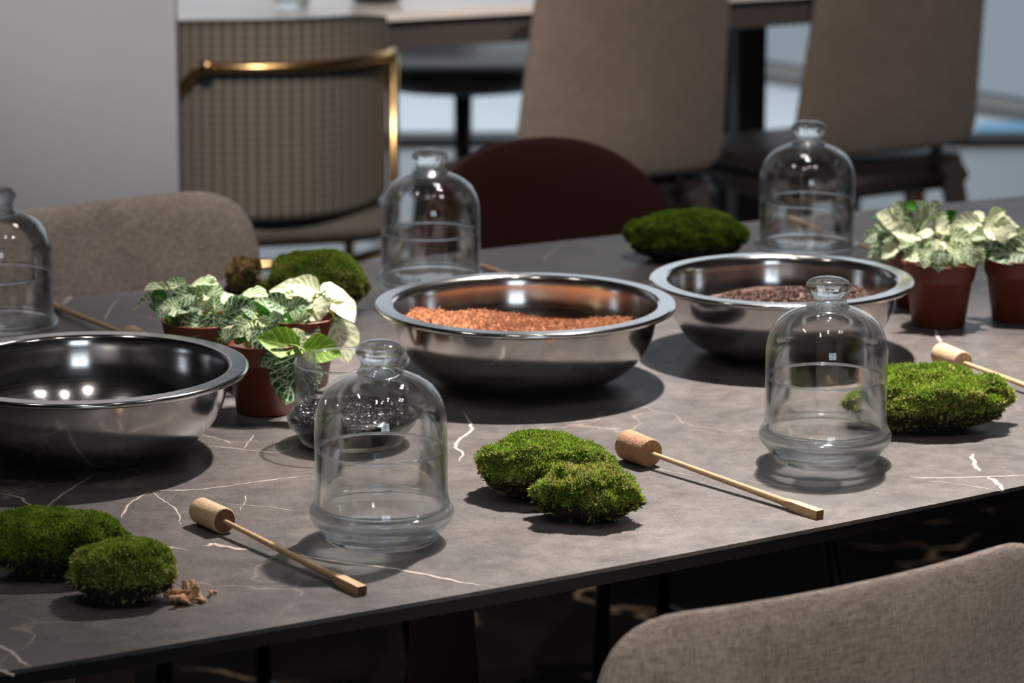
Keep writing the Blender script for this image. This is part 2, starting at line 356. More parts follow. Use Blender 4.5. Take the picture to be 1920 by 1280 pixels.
M = dict(
    stone=stone_mat(), floor=floor_mat(), steel=steel_mat(), glass=glass_thin(), gsolid=glass_solid(),
    vein=simple('vein_stone', (.52, .45, .40), .45, var=.25, vscale=60),
    edge=simple('stone_edge', (.006, .0055, .0055), .5),
    fabric=fabric_mat('grey_fabric', (.115, .093, .080), (.30, .255, .225)),
    taupe=fabric_mat('taupe_fabric', (.14, .108, .088), (.20, .16, .132), .5, .3),
    woven=None,
    maroon=simple('maroon_shell', (.042, .013, .010), .55, spec=.3),
    black=simple('black_metal', (.008, .008, .008), .45, spec=.4),
    darkwood=simple('dark_wood', (.030, .014, .011), .45, var=.3, vscale=12),
    orangewood=simple('orange_wood', (.33, .15, .07), .5, var=.15, vscale=12),
    brass=simple('brass', (.78, .50, .22), .25, 1),
    marble=simple('pale_marble', (.80, .73, .68), .3, var=.12, vscale=5),
    mwood=simple('table_edge_brown', (.075, .060, .052), .5),
    darkseat=simple('dark_leather', (.025, .019, .017), .45),
    pot=simple('terracotta_plastic', (.155, .036, .020), .42, var=.1, vscale=20, spec=.4),
    soil=simple('potting_soil', (.035, .018, .012), .9, var=.5, vscale=150, bump=1, bscale=300),
    cork=simple('cork', (.42, .23, .12), .75, var=.2, vscale=160, bump=.5, bscale=600),
    palecork=simple('pale_cork', (.66, .45, .27), .7, var=.12, vscale=120, bump=.3, bscale=500),
    corkend=simple('cork_end', (.17, .075, .045), .8, var=.4, vscale=260, bump=.6, bscale=500),
    stick=simple('bamboo', (.60, .40, .22), .5, var=.12, vscale=40),
    sticktip=simple('charred_tip', (.16, .08, .045), .7),
    moss=moss_mat('moss_green', (.025, .07, .006), (.14, .28, .018), (.36, .52, .06)),
    moss2=moss_mat('moss_olive', (.05, .075, .012), (.24, .29, .045), (.60, .58, .19)),
    mossd=moss_mat('moss_deep', (.018, .05, .006), (.085, .18, .014), (.20, .33, .035)),
    mossbase=simple('moss_soil', (.022, .016, .008), .95, var=.6, vscale=90, bump=1, bscale=250),
    root=simple('root_fibre', (.50, .29, .155), .8, var=.4, vscale=120),
    coco=simple('coconut_fibre', (.33, .125, .05), .85, var=.45, vscale=260, bump=1, bscale=400),
    pellet=simple('brown_pellets', (.075, .030, .018), .6, var=.45, vscale=140),
    sand=grit_mat(),
    leaf_d=leaf_mat('leaf_deep_green', (.018, .095, .022), (.66, .76, .54), .11, .6),
    leaf_p=leaf_mat('leaf_pale', (.09, .22, .05), (.78, .84, .60), .20, .75),
    leaf_w=leaf_mat('leaf_cream', (.50, .56, .30), (.90, .90, .70), .30, .8),
    leaf_y=leaf_mat('leaf_yellow_green', (.17, .38, .02), (.52, .72, .14), .11, .3),
    leaf_g=leaf_mat('leaf_plain_green', (.035, .16, .012), (.10, .30, .04), .08, .2),
    stem=simple('plant_stem', (.30, .38, .13), .5),
    white=simple('white_plastic', (.8, .8, .8), .5),
    pillar=simple('glossy_lilac_panel', (.36, .355, .385), .28, var=.04, vscale=3),
    wall=simple('wall_paint', (.34, .39, .42), .8),
    wallin=simple('dark_wall_paint', (.16, .15, .15), .85),
    ceil=simple('ceiling_paint', (.06, .06, .06), .9),
    ledge=simple('ledge_paint', (.22, .21, .20), .7),
    tile=simple('white_floor', (.60, .64, .67), .35),
    greyfloor=simple('grey_floor', (.26, .275, .285), .28, var=.1, vscale=2),
    blue=simple('blue_strip', (.16, .36, .52), .5),
    frame=simple('window_frame', (.12, .12, .13), .5),
    pane=emit('daylit_glass', (.78, .90, 1), 4.5),
    glow_low=emit('wall_base_glow', (.72, .86, 1), .34),  # emission standing in for the pale lit base of the far wall
    pane_far=emit('far_daylit_glass', (.80, .90, 1), 1.1),
    lamp=emit('lamp_face', (1, .92, .85), 75),
)
def woven_mat():
    m, nt, b = mat('woven_beige'); uv = nd(nt, 'ShaderNodeTexCoord').outputs['UV']
    sx = nd(nt, 'ShaderNodeSeparateXYZ'); nt.links.new(uv, sx.inputs[0])
    def wave(sock, k, off=None):
        a = nd(nt, 'ShaderNodeMath', operation='MULTIPLY', i={1: 2*PI*k}); nt.links.new(sock, a.inputs[0])
        b_ = nd(nt, 'ShaderNodeMath', operation='SINE'); nt.links.new(a.outputs[0], b_.inputs[0]); return b_.outputs[0]
    u1 = wave(sx.outputs[0], 21); v1 = wave(sx.outputs[1], 26)
    w = nd(nt, 'ShaderNodeMath', operation='MULTIPLY_ADD', i={1: .7}); nt.links.new(v1, w.inputs[0]); nt.links.new(u1, w.inputs[2])
    nt.links.new(ramp(nt, w.outputs[0], [(0, (.13, .112, .095)), (.5, (.20, .175, .145)), (1, (.29, .25, .205))]), b.inputs['Base Color'])
    b.inputs['Roughness'].default_value = .8
    return m
M['woven'] = woven_mat()

# ------------------------------------------------------------------ the room
box('floor', (0, .6, -.05), (12, 10.8, .1), M['floor'], kind='structure')
box('floor_far', (0, 8.5, -.05), (12, 5, .1), M['greyfloor'], kind='structure')
wa = PY(700, 22, 11.2); wb = PY(1920, 218, 9.95)       # where the far wall meets the ledge
def quad_prism(name, pts, z0, z1, m, **k):
    n = len(pts); V = [(x, y, z0) for x, y in pts]+[(x, y, z1) for x, y in pts]
    F = [tuple(range(n-1, -1, -1)), tuple(range(n, 2*n))]+[(i, (i+1) % n, n+(i+1) % n, n+i) for i in range(n)]
    return obj(name, mesh_from(name, V, F, m, False), **k)
def fl(px, py): p = P(px, py, 0.0); return (p.x, p.y)
a0 = fl(870, 60); a1 = fl(1900, 214)
dx, dy = a1[0]-a0[0], a1[1]-a0[1]; L = math.hypot(dx, dy); dx /= L; dy /= L; nx, ny = -dy, dx
A = (a0[0]-dx*4, a0[1]-dy*4); B = (a1[0]+dx*2.2, a1[1]+dy*2.2)
quad_prism('wall_back', [A, B, (B[0]+nx*.1, B[1]+ny*.1), (A[0]+nx*.1, A[1]+ny*.1)], 0, 3, M['wall'], kind='structure')
wb0 = empty('window_2', ((A[0]+B[0])/2, (A[1]+B[1])/2, .6), math.atan2(dy, dx), kind='structure')
hl = math.hypot(B[0]-A[0], B[1]-A[1])/2-.3
for k in range(6):
    x0 = -hl+2*hl*k/6; box('pane', (x0+hl/6, -.03, 1.1), (hl/3-.05, .02, 2.15), M['pane_far'], wb0)
    box('wall_glow', (x0+hl/6, -.03, -.27), (hl/3-.01, .02, .54), M['glow_low'], wb0)  # glowing panel added over the wall base so the far floor reflects it
    box('mullion', (x0, -.04, 1.1), (.06, .06, 2.2), M['frame'], wb0)
quad_prism('baseboard_back', [(A[0]-nx*.16, A[1]-ny*.16), (B[0]-nx*.16, B[1]-ny*.16), B, A], 0, .05, M['ledge'], kind='structure')
g0 = fl(300, 268); g1 = fl(1920, 262); g2 = fl(1920, 243); h0 = fl(300, 283); h1 = fl(1920, 277)
C0 = (A[0]-nx*.16, A[1]-ny*.16); C1 = (B[0]-nx*.16, B[1]-ny*.16)
box('trim_1', (.9, (g1[1]+h1[1])/2, .012), (7.5, abs(g1[1]-h1[1]), .024), M['black'], kind='structure')
quad_prism('floor_pale', [(C0[0], g0[1]), (C0[0]+(C1[0]-C0[0])*(C0[1]-g1[1])/(C0[1]-C1[1]), g1[1]), C0], 0, .012, M['tile'], kind='structure')
bl = [fl(1830, 262), fl(1990, 262), fl(1990, 240), fl(1830, 243)]
quad_prism('trim_2', bl, .012, .02, M['blue'], kind='structure')
box('wall_right', (4.6, 3.5, 1.5), (.1, 15, 3), M['wallin'], kind='structure')
box('wall_left', (-4.6, 3.5, 1.5), (.1, 15, 3), M['wallin'], kind='structure')
ceil = box('ceiling', (0, 3.5, 3.05), (12, 15, .1), M['ceil'], kind='structure')
LM = lathe('downlight', [(0, -.012), (.045, -.012), (.048, -.010), (.050, 0)], M['lamp'], 24)
for cx_, cy_ in ((-.30, 1.95), (-.30, 1.78), (.95, 2.45), (1.12, 2.45), (.28, 2.3), (-1.1, 2.9), (-1.1, 3.07), (.1, 4.5), (.27, 4.5)):
    lo = obj('downlight', LM, ceil); lo.location = (cx_, cy_, 3.0)
# wall behind the camera with its window
YB = -3.0
WX0, WX1, WZ0, WZ1 = .1, 1.7, .9, 2.6
bm = bmesh.new()
box_bm(bm, ((WX0-4.6)/2, YB, 1.5), (4.6+WX0, .12, 3)); box_bm(bm, ((WX1+4.6)/2, YB, 1.5), (4.6-WX1, .12, 3))
box_bm(bm, ((WX0+WX1)/2, YB, WZ0/2), (WX1-WX0, .12, WZ0)); box_bm(bm, ((WX0+WX1)/2, YB, (WZ1+3)/2), (WX1-WX0, .12, 3-WZ1))
obj('wall_front', bm_mesh('wall_front', bm, M['wallin']), kind='structure')
win = empty('window_1', ((WX0+WX1)/2, YB, WZ0), kind='structure')
hw = (WX1-WX0)/2; hh = WZ1-WZ0
bm = bmesh.new()
for x in (-hw+.03, 0, hw-.03): box_bm(bm, (x, 0, hh/2), (.06, .08, hh))
for z in (.03, hh*.62, hh-.03): box_bm(bm, (0, 0, z), (2*hw, .08, .05))
obj('window_frame', bm_mesh('window_frame', bm, M['frame']), win)
for x in (-hw/2, hw/2): box('pane', (x, -.01, hh/2), (hw-.05, .01, hh-.05), M['pane'], win)
# glossy pale pillar on the left
pp = fl(0, 0)
PYL = 4.95
px1 = PY(332, 200, PYL).x
box('wall_pillar', (px1-.6, PYL+.02, 1.5), (1.2, .04, 3), M['pillar'], kind='structure')

# ------------------------------------------------------------------ near table
AL = math.radians(33.5); cA, sA = math.cos(AL), math.sin(AL)
def T2(u, w, z=TZ): return Vector((u*cA-w*sA, 3.35+u*sA+w*cA, z))
W0 = .598; KK = .062; UC = -.19; WM = -.0255
def edge_w(u, side):
    d = W0-KK*(u-UC)**2
    return WM+side*d
table = empty('dining_table', T2(UC, WM, 0), AL, label='large dining table with a dark veined stone top crowded with bowls and glass jars', cat='table')
TI = table.matrix_world.inverted() if False else (Matrix.Translation(T2(UC, WM, 0)) @ Matrix.Rotation(AL, 4, 'Z')).inverted()
us = [UC-.80+i*(2.35/60) for i in range(61)]
def slab(zt, zb, inset, name, m, parent):
    outl = [T2(u, edge_w(u, -1)+inset) for u in us]+[T2(u, edge_w(u, 1)-inset) for u in reversed(us)]
    n = len(outl); V = []
    for z in (zb, zt): V += [TI @ Vector((p.x, p.y, z)) for p in outl]
    F = [tuple(range(n-1, -1, -1)), tuple(range(n, 2*n))]+[(i, (i+1) % n, n+(i+1) % n, n+i) for i in range(n)]
    return obj(name, mesh_from(name, V, F, m, False), parent)
slab(TZ, TZ-.0035, 0, 'tabletop', M['stone'], table)
slab(TZ-.0035, TZ-.014, .0008, 'tabletop_edge', M['edge'], table)['label'] = 'thin black edge band'
# underframe
def loc(v): return TI @ Vector(v)
for s in (-1, 1):
    pts = [T2(UC-.7, s*.36+WM, .715), T2(UC+1.4, s*.36+WM, .715)]
    obj('rail', tubes('rail', [([loc(p) for p in pts], .018)], M['black'], 6), table)
def plank_leg(px0, px1, pxb0, pxb1, w):
    """slanted wooden plank: top corners seen at px0..px1, lower corners at pxb0..pxb1"""
    y = T2(0, w).y
    def sol(px, py, z): return P(px, py, z)
    V = []
    for d in (0, .05):
        for (px, z) in ((px0, .735), (px1, .735), (pxb1, 0), (pxb0, 0)):
            u = 0
            # intersect the pixel column with the line w=const
            k = (px-960)/FPX
            # x = k*dep ; dep = Y cos + (CZ-z) sin ; Y = 3.35+u sA + w cA ; x = u cA - w sA
            ww = w+d
            cst = k*((3.35+ww*cA)*math.cos(TH)+(CZ-z)*math.sin(TH))+ww*sA
            u = cst/(cA-k*sA*math.cos(TH))
            V.append(loc(T2(u, ww, z)))
    F = [(0, 1, 2, 3), (7, 6, 5, 4), (0, 4, 5, 1), (1, 5, 6, 2), (2, 6, 7, 3), (3, 7, 4, 0)]
    return obj('leg', mesh_from('leg', V, F, M['darkwood'], False), table)
plank_leg(160, 255, 60, 240, -.30); plank_leg(775, 862, 740, 985, -.25)
for u0, u1 in ((-.55, -.75), (1.0, 1.25)):
    V = [loc(T2(u0+a, .25+b, .735)) for a, b in ((-.06, -.03), (.06, -.03), (.06, .03), (-.06, .03))]+[loc(T2(u1+a, .25+b, 0)) for a, b in ((-.06, -.03), (.06, -.03), (.06, .03), (-.06, .03))]
    F = [(0, 1, 2, 3), (7, 6, 5, 4), (0, 4, 5, 1), (1, 5, 6, 2), (2, 6, 7, 3), (3, 7, 4, 0)]
    obj('leg', mesh_from('leg', V, F, M['darkwood'], False), table)
# pale veins of the stone, flush with the surface
VEINS = [([(866, 768), (879, 788), (884, 806), (864, 822), (853, 838), (868, 849), (859, 866)], 5),
         ([(1822, 850), (1828, 872), (1838, 884)], 6), ([(1848, 893), (1866, 902), (1876, 912), (1880, 920)], 7),
         ([(1755, 618), (1757, 630), (1764, 642)], 6),
         ([(205, 1005), (240, 1011), (272, 1013), (300, 1022), (352, 1031)], 9), ([(386, 1024), (403, 1020), (425, 1025), (470, 1032)], 8),
         ([(560, 1040), (600, 1047), (640, 1054), (720, 1063), (800, 1077), (860, 1091), (935, 1102)], 5),
         ([(-20, 922), (30, 930), (44, 938), (55, 950), (22, 964), (-10, 978)], 5), ([(25, 963), (62, 956), (90, 948), (120, 925), (160, 900), (196, 882)], 4),
         ([(283, 920), (262, 932), (240, 947), (228, 972)], 3.5), ([(285, 921), (305, 938), (330, 955), (340, 985)], 2.5),
         ([(240, 925), (290, 920), (370, 918), (450, 908), (520, 898), (590, 891)], 3),
         ([(364, 834), (430, 840), (520, 848), (560, 832)], 2), ([(372, 812), (420, 826), (436, 832)], 1.8), ([(456, 842), (470, 825), (476, 815)], 1.6),
         ([(452, 958), (458, 940), (462, 928)], 1.6), ([(-10, 1207), (18, 1220), (40, 1240), (58, 1250)], 5), ([(-10, 1252), (12, 1260), (28, 1268)], 6),
         ([(196, 600), (206, 582), (222, 560)], 3), ([(118, 572), (126, 562), (134, 556)], 10),
         ([(1738, 902), (1800, 908), (1880, 921)], 1.8), ([(1700, 896), (1760, 896), (1850, 894), (1930, 890)], 4),
         ([(1180, 872), (1240, 881), (1300, 893)], 1.8), ([(872, 866), (940, 865), (1000, 867)], 1.3),
         ([(420, 945), (500, 950), (560, 958)], 1.6), ([(1400, 900), (1460, 912), (1520, 915)], 1.3),
         ([(1060, 455), (1030, 475), (1020, 490)], 2), ([(250, 590), (300, 600), (330, 612)], 1.6)]
VV = []; FF = []
for k, (pl, wpx) in enumerate(VEINS):
    pts = smoothp([tuple(P(*p).xy) for p in pl], 7)
    o = len(VV); n = len(pts)
    for i, p in enumerate(pts):
        a = Vector(pts[max(i-1, 0)]); b = Vector(pts[min(i+1, n-1)]); t = (b-a).normalized(); q = Vector((-t.y, t.x))
        ww = wpx/2200/2*min(1, 4*min(i+.3, n-1-i+.3)/n*1.2)*(1+.55*noise.noise(Vector((i*.45, k*7.3, 0))))*1.35
        c = Vector(p)+q*noise.noise(Vector((i*.5, k*3.1, 5)))*.0022
        for s in (-1, 1):
            r = c+q*s*abs(ww); VV.append(loc((r.x, r.y, TZ+.00025)))
    FF += [(o+2*i, o+2*i+1, o+2*i+3, o+2*i+2) for i in range(n-1)]
obj('stone_vein', mesh_from('stone_vein', VV, FF, M['vein'], False), table, kind='stuff')

# ------------------------------------------------------------------ bowls
def bowl(R, H, loc_, label):
    w = R-.019
    prof = [(0, .0015), (.045*R/.15, .0015), (.070*R/.15, 0), (.088*R/.15, .006), (.104*R/.15, .0145), (w*.905, .030), (w*.965, .046), (w*.99, .062), (w*.995, H-.004)]
    outer = smoothp(prof, 6)
    lip = [(w+.002, H-.001), (R-.004, H-.0005), (R-.001, H-.0018), (R, H-.004), (R-.0015, H-.0055), (R-.004, H-.005)]
    th = .0012
    inner = [(max(r-th, 0), z+th) for r, z in outer]
    t = empty('mixing_bowl', loc_, 0, label=label, cat='bowl', group='steel mixing bowls along the table')
    body = outer[:-1]+[(w+.001, H-.0035), (R-.004, H-.0032), (R-.0045, H-.005)]
    top = [(R-.0035, H-.0058), (R-.0010, H-.0050), (R, H-.003), (R-.0004, H-.0012), (R-.0016, H-.0002), (R-.0024, H), (R-.0030, H), (R-.009, H), (w+.0040, H), (w+.0032, H), (w+.0022, H-.0002), (w+.0006, H-.0011), (w-.0004, H-.0026), (w-.0012, H-.005)]
    prof = body+top+list(reversed(inner[:-3]))
    obj('body', lathe('bowl_body', prof, M['steel'], 128), t)
    return t
B1 = P(985, 566, .83); B1.z = TZ; B2 = P(1457, 523, .828)+Vector((.005, .005, 0)); B2.z = TZ; B3 = P(160, 686, .83); B3.z = TZ
bowl(.151, .080, B1, 'steel bowl heaped with orange-brown coconut fibre in the middle of the table')
bowl(.1375, .078, B2, 'steel bowl holding dark brown pellets behind the right cloche')
bowl(.150, .080, B3, 'empty steel bowl at the left edge of the picture')

def heap(name, mat_, centre, R, hfun, n=70, **k):
    """granular surface inside a bowl: grid disc following hfun, closed down into the bowl"""
    V = []; F = []; rings = n//2
    for i in range(rings+1):
        for j in range(n):
            r = R*i/rings; a = 2*PI*j/n
            x, y = r*math.cos(a), r*math.sin(a); V.append((x, y, hfun(x, y)))
    for i in range(rings):
        for j in range(n):
            j2 = (j+1) % n; F.append((i*n+j, i*n+j2, (i+1)*n+j2, (i+1)*n+j))
    o = obj(name, mesh_from(name, V, F, mat_), **k); o.location = centre; return o
def bowl_z(r, R, H):
    """inner floor height of a bowl at radius r"""
    w = R-.019; pr = [(0, .003), (.070*R/.15, .003), (.088*R/.15, .009), (.104*R/.15, .018), (w*.905, .034), (w*.965, .05), (w*.99, H)]
    for (a, b), (c, d) in zip(pr, pr[1:]):
        if r <= c: return b+(d-b)*(r-a)/(c-a)
    return H
def nz(x, y, s, k=0): return noise.noise(Vector((x*s, y*s, k)))
def coco_h(x, y):
    base = .052-.16*x*1.0+.012*math.exp(-((x+.035)**2+(y-.0)**2)/.002)-.02*max(0, y)*3
    base = .050+(.015 if x < -.02 else .015*math.exp(-((x+.02)/.06)**2))-.006*max(0, x/.1)-.25*max(0, y-.02)
    base += .0035*nz(x, y, 40)+.0025*nz(x, y, 110)+.0015*nz(x, y, 300)
    r = math.hypot(x, y)
    return max(base, bowl_z(min(r, .125), .151, .08)) if r < .1275 else min(base, .06)
def wall_r(z, R, H):
    lo, hi = 0, R
    for _ in range(20):
        m = (lo+hi)/2
        if bowl_z(m, R, H) < z: lo = m
        else: hi = m
    return lo
cocopeat = empty('coconut_fibre', (B1.x, B1.y, TZ), 0, label='loose orange-brown coconut fibre filling the middle bowl', cat='fibre', kind='stuff')
def closed_heap(name, hf, R, Hb, mat_, parent, Rr):
    V = []; F = []; n = 96; rings = 44
    for i in range(rings+1):
        for j in range(n):
            a = 2*PI*j/n; rm = Rr; r = rm*i/rings; x, y = r*math.cos(a), r*math.sin(a)
            z = hf(x, y); bz = bowl_z(r, R, Hb)+.0008
            V.append((x, y, max(z, bz)))
    for i in range(rings):
        for j in range(n):
            j2 = (j+1) % n; F.append((i*n+j, i*n+j2, (i+1)*n+j2, (i+1)*n+j))
    return mesh_from(name, V, F, mat_)
def coco_h2(x, y):
    b = .0510+.014*math.exp(-((x+.045)/.05)**2-((y-.01)/.05)**2)+.010*math.exp(-((x+.11)/.03)**2)+.004*math.exp(-((x-.085)/.03)**2)-.30*max(0, y-.035)
    return b+.003*nz(x, y, 45)+.0022*nz(x, y, 120, 3)
obj('fibre_mass', closed_heap('fibre_mass', coco_h2, .151, .08, M['coco'], None, .1215), cocopeat)
def fibres(name, hf, R, cnt, ln, rad, mat_, parent, lift=.6, yl=9):
    V = []; F = []
    for _ in range(cnt):
        a = random.uniform(0, 2*PI); r = R*math.sqrt(random.random()); x, y = r*math.cos(a), r*math.sin(a)
        if y > yl: continue
        z = hf(x, y); q = random.uniform(0, 2*PI); l = ln*random.uniform(.5, 1.4); s = random.uniform(-.1, lift)
        d = Vector((math.cos(q), math.sin(q), s)).normalized()*l; c = Vector((x, y, z+.0004))
        sd = d.cross(Vector((0, 0, 1))).normalized()*rad; o = len(V); md = c+d*.5+Vector((0, 0, l*.12))
        V += [c-sd, c+sd, md+sd, md-sd, c+d, c+Vector((0, 0, rad*1.5)), md+Vector((0, 0, rad*1.5))]
        F += [(o, o+1, o+2, o+3), (o+3, o+2, o+4), (o, o+5, o+6, o+3), (o+1, o+5, o+6, o+2), (o+3, o+6, o+4), (o+6, o+2, o+4)]
    return obj(name, mesh_from(name, V, F, mat_, False), parent)
fibres('fibre_strands', coco_h2, .119, 9000, .0048, .00045, M['coco'], cocopeat, .8, .075)

def grains(name, pts, size, mat_, parent, el=1.5):
    """small irregular octahedral grains joined in one mesh"""
    n = len(pts); base = np.array([(1, 0, 0), (-1, 0, 0), (0, 1, 0), (0, -1, 0), (0, 0, 1), (0, 0, -1)], float)
    tri = np.array([(0, 2, 4), (2, 1, 4), (1, 3, 4), (3, 0, 4), (2, 0, 5), (1, 2, 5), (3, 1, 5), (0, 3, 5)])
    q = RNG.normal(size=(n, 4)); q /= np.linalg.norm(q, axis=1)[:, None]
    w, x, y, z = q.T
    Rm = np.stack([1-2*(y*y+z*z), 2*(x*y-z*w), 2*(x*z+y*w), 2*(x*y+z*w), 1-2*(x*x+z*z), 2*(y*z-x*w), 2*(x*z-y*w), 2*(y*z+x*w), 1-2*(x*x+y*y)], 1).reshape(n, 3, 3)
    s = size*RNG.uniform(.7, 1.25, size=(n, 1, 3))*np.array([el, 1, .8]); b = base[None]*s*RNG.uniform(.8, 1.2, size=(n, 6, 1))
    v = np.einsum('nij,nkj->nki', Rm, b)+np.array(pts)[:, None, :]
    f = tri[None]+np.arange(n)[:, None, None]*6
    me = bpy.data.meshes.new(name); me.from_pydata(v.reshape(-1, 3).tolist(), [], f.reshape(-1, 3).tolist()); me.materials.append(mat_)
    return obj(name, me, parent)
pel = empty('brown_pellets', (B2.x, B2.y, TZ), 0, label='dark brown clay pellets piled in the far right bowl', cat='pellets', kind='stuff')
def pel_h(x, y):
    return .045+.017*math.exp(-((x-.025)/.055)**2-((y-.0)/.06)**2)+.004*nz(x, y, 35)-.12*max(0, -x-.02)+.006*math.exp(-((x-.09)/.03)**2)
obj('pellet_mass', closed_heap('pellet_mass', pel_h, .1385, .078, M['pellet'], None, .111), pel)
pts = []
for _ in range(5200):
    a = random.uniform(0, 2*PI); r = .108*math.sqrt(random.random()); x, y = r*math.cos(a), r*math.sin(a)
    if y > .085: continue
    pts.append((x, y, max(pel_h(x, y), bowl_z(r, .1385, .078)+.001)+random.uniform(0, .0022)))
grains('pellet_grains', pts, .0016, M['pellet'], pel)

# ------------------------------------------------------------------ glass cloches and the open jar
def jar_parts(t):
    RI = .0515
    wall = [(RI, .0285), (RI, .0775), (RI+.0003, .0786), (RI+.0011, .0790), (RI+.0019, .0786), (RI+.0021, .0775), (RI+.0021, .0285)]
    obj('jar_wall', lathe('jar_wall', [(RI, .028), (RI, .0770)], M['glass'], 96), t)
    obj('jar_wall', lathe('jar_wall_outer', [(RI+.0022, .0770), (RI+.0022, .028)], M['glass'], 96), t)
    obj('rim', lathe('jar_rim', [(RI+.0011+.00135*math.cos(q*PI/4), .0780+.00135*math.sin(q*PI/4)) for q in range(8)], M['gsolid'], 96, True), t)
    base = smoothp([(0, .0035), (.026, .0035), (.036, .0015), (.043, 0), (.0475, .0022), (.0500, .0070), (.0545, .0130), (.0592, .0190), (.0608, .0240), (.0598, .0280), (.0565, .0300), (.0540, .0290)], 5)
    inn = smoothp([(.0515, .0290), (.0560, .0275), (.0585, .0240), (.0568, .0195), (.0520, .0145), (.0470, .0100), (.0430, .0078), (.025, .0070), (0, .0070)], 5)
    obj('foot', lathe('jar_foot', base+inn, M['gsolid'], 96), t)
def cloche(loc_, label):
    t = empty('glass_cloche', loc_, 0, label=label, cat='cloche', group='glass cloches with knob handles on the stone table')
    jar_parts(t)
    outer = smoothp([(.0572, .0315), (.0562, .036), (.0556, .045), (.0555, .070), (.0555, .095), (.0548, .108), (.0515, .1195), (.0455, .1295), (.0370, .1365), (.0270, .1412), (.0200, .1435)], 7)
    inner = [(r-.0022 if z < .1 else r-.0020, z-(.0022*max(0, (z-.1)/.045))) for r, z in outer]
    dm = obj('dome', lathe('dome', outer, M['glass'], 96), t)
    obj('dome_lining', lathe('dome_lining', list(reversed(inner)), M['glass'], 96), dm)
    obj('dome_lip', lathe('dome_lip', [(.0562+.0013*math.cos(q*PI/4), .0318+.0013*math.sin(q*PI/4)) for q in range(8)], M['gsolid'], 96, True), dm)
    kn = smoothp([(.0200, .1432), (.0182, .1458), (.0166, .1495), (.0163, .1525), (.0178, .1555), (.0198, .1585), (.0205, .1615), (.0195, .1650), (.0160, .1680), (.0100, .1700), (0, .1706)], 5)
    ki = smoothp([(0, .1500), (.006, .1480), (.011, .1440), (.0150, .1410), (.0180, .1405)], 4)
    obj('knob', lathe('knob', kn[::-1]+[(.0190, .1418)]+ki[::-1], M['gsolid'], 64), dm)
    return t
cloche(P(716, 1010), 'glass cloche nearest the camera, in front of the black grit jar')
cloche(P(1546, 862), 'glass cloche on the right, beside the mossy clump')
cloche(P(808, 562), 'glass cloche behind the middle bowl, in front of the maroon chair')
cloche(P(1511, 497), 'farthest glass cloche, behind the bowl of pellets near the plants')
cloche(P(3, 650), 'glass cloche cut off by the left edge, behind the empty bowl')
JL = P(661, 829)
jar = empty('glass_jar', JL, 0, label='open glass jar part filled with black grit', cat='jar')
jar_parts(jar)
grit = empty('black_grit', JL, 0, label='shiny black grit in the open glass jar', cat='grit', kind='stuff')
def grit_h(x, y): return .0305+.0035*nz(x, y, 28, 4)-.045*x+.03*y
def jar_r(z):
    pr = [(.0078, .042), (.0100, .0460), (.0145, .0512), (.0195, .0560), (.0240, .0577), (.0275, .0552), (.0292, .0508), (.06, .0508)]
    for (a, b), (c, d) in zip(pr, pr[1:]):
        if z <= c: return b+(d-b)*max(0, (z-a)/(c-a))
    return .0508
pts = []
for _ in range(9000):
    a = random.uniform(0, 2*PI)
    if random.random() < .5:
        r = .0500*math.sqrt(random.random()); x, y = r*math.cos(a), r*math.sin(a); z = grit_h(x, y)-.0012*random.random()
    else:
        x, y = .05*math.cos(a), .05*math.sin(a); z = random.uniform(.009, grit_h(x, y)); r = jar_r(z)-.0010; x, y = r*math.cos(a), r*math.sin(a)
    pts.append((x, y, z))
grains('grit_grains', pts, .00115, M['sand'], grit, 1.5)
obj('grit_mass', lathe('grit_mass', [(0, .0285), (.046, .0265), (.0535, .0262), (.0560, .0240), (.0545, .0195), (.0495, .0145), (.0440, .0100), (.0400, .0085), (.025, .0078), (0, .0078)], M['sand'], 48), grit)

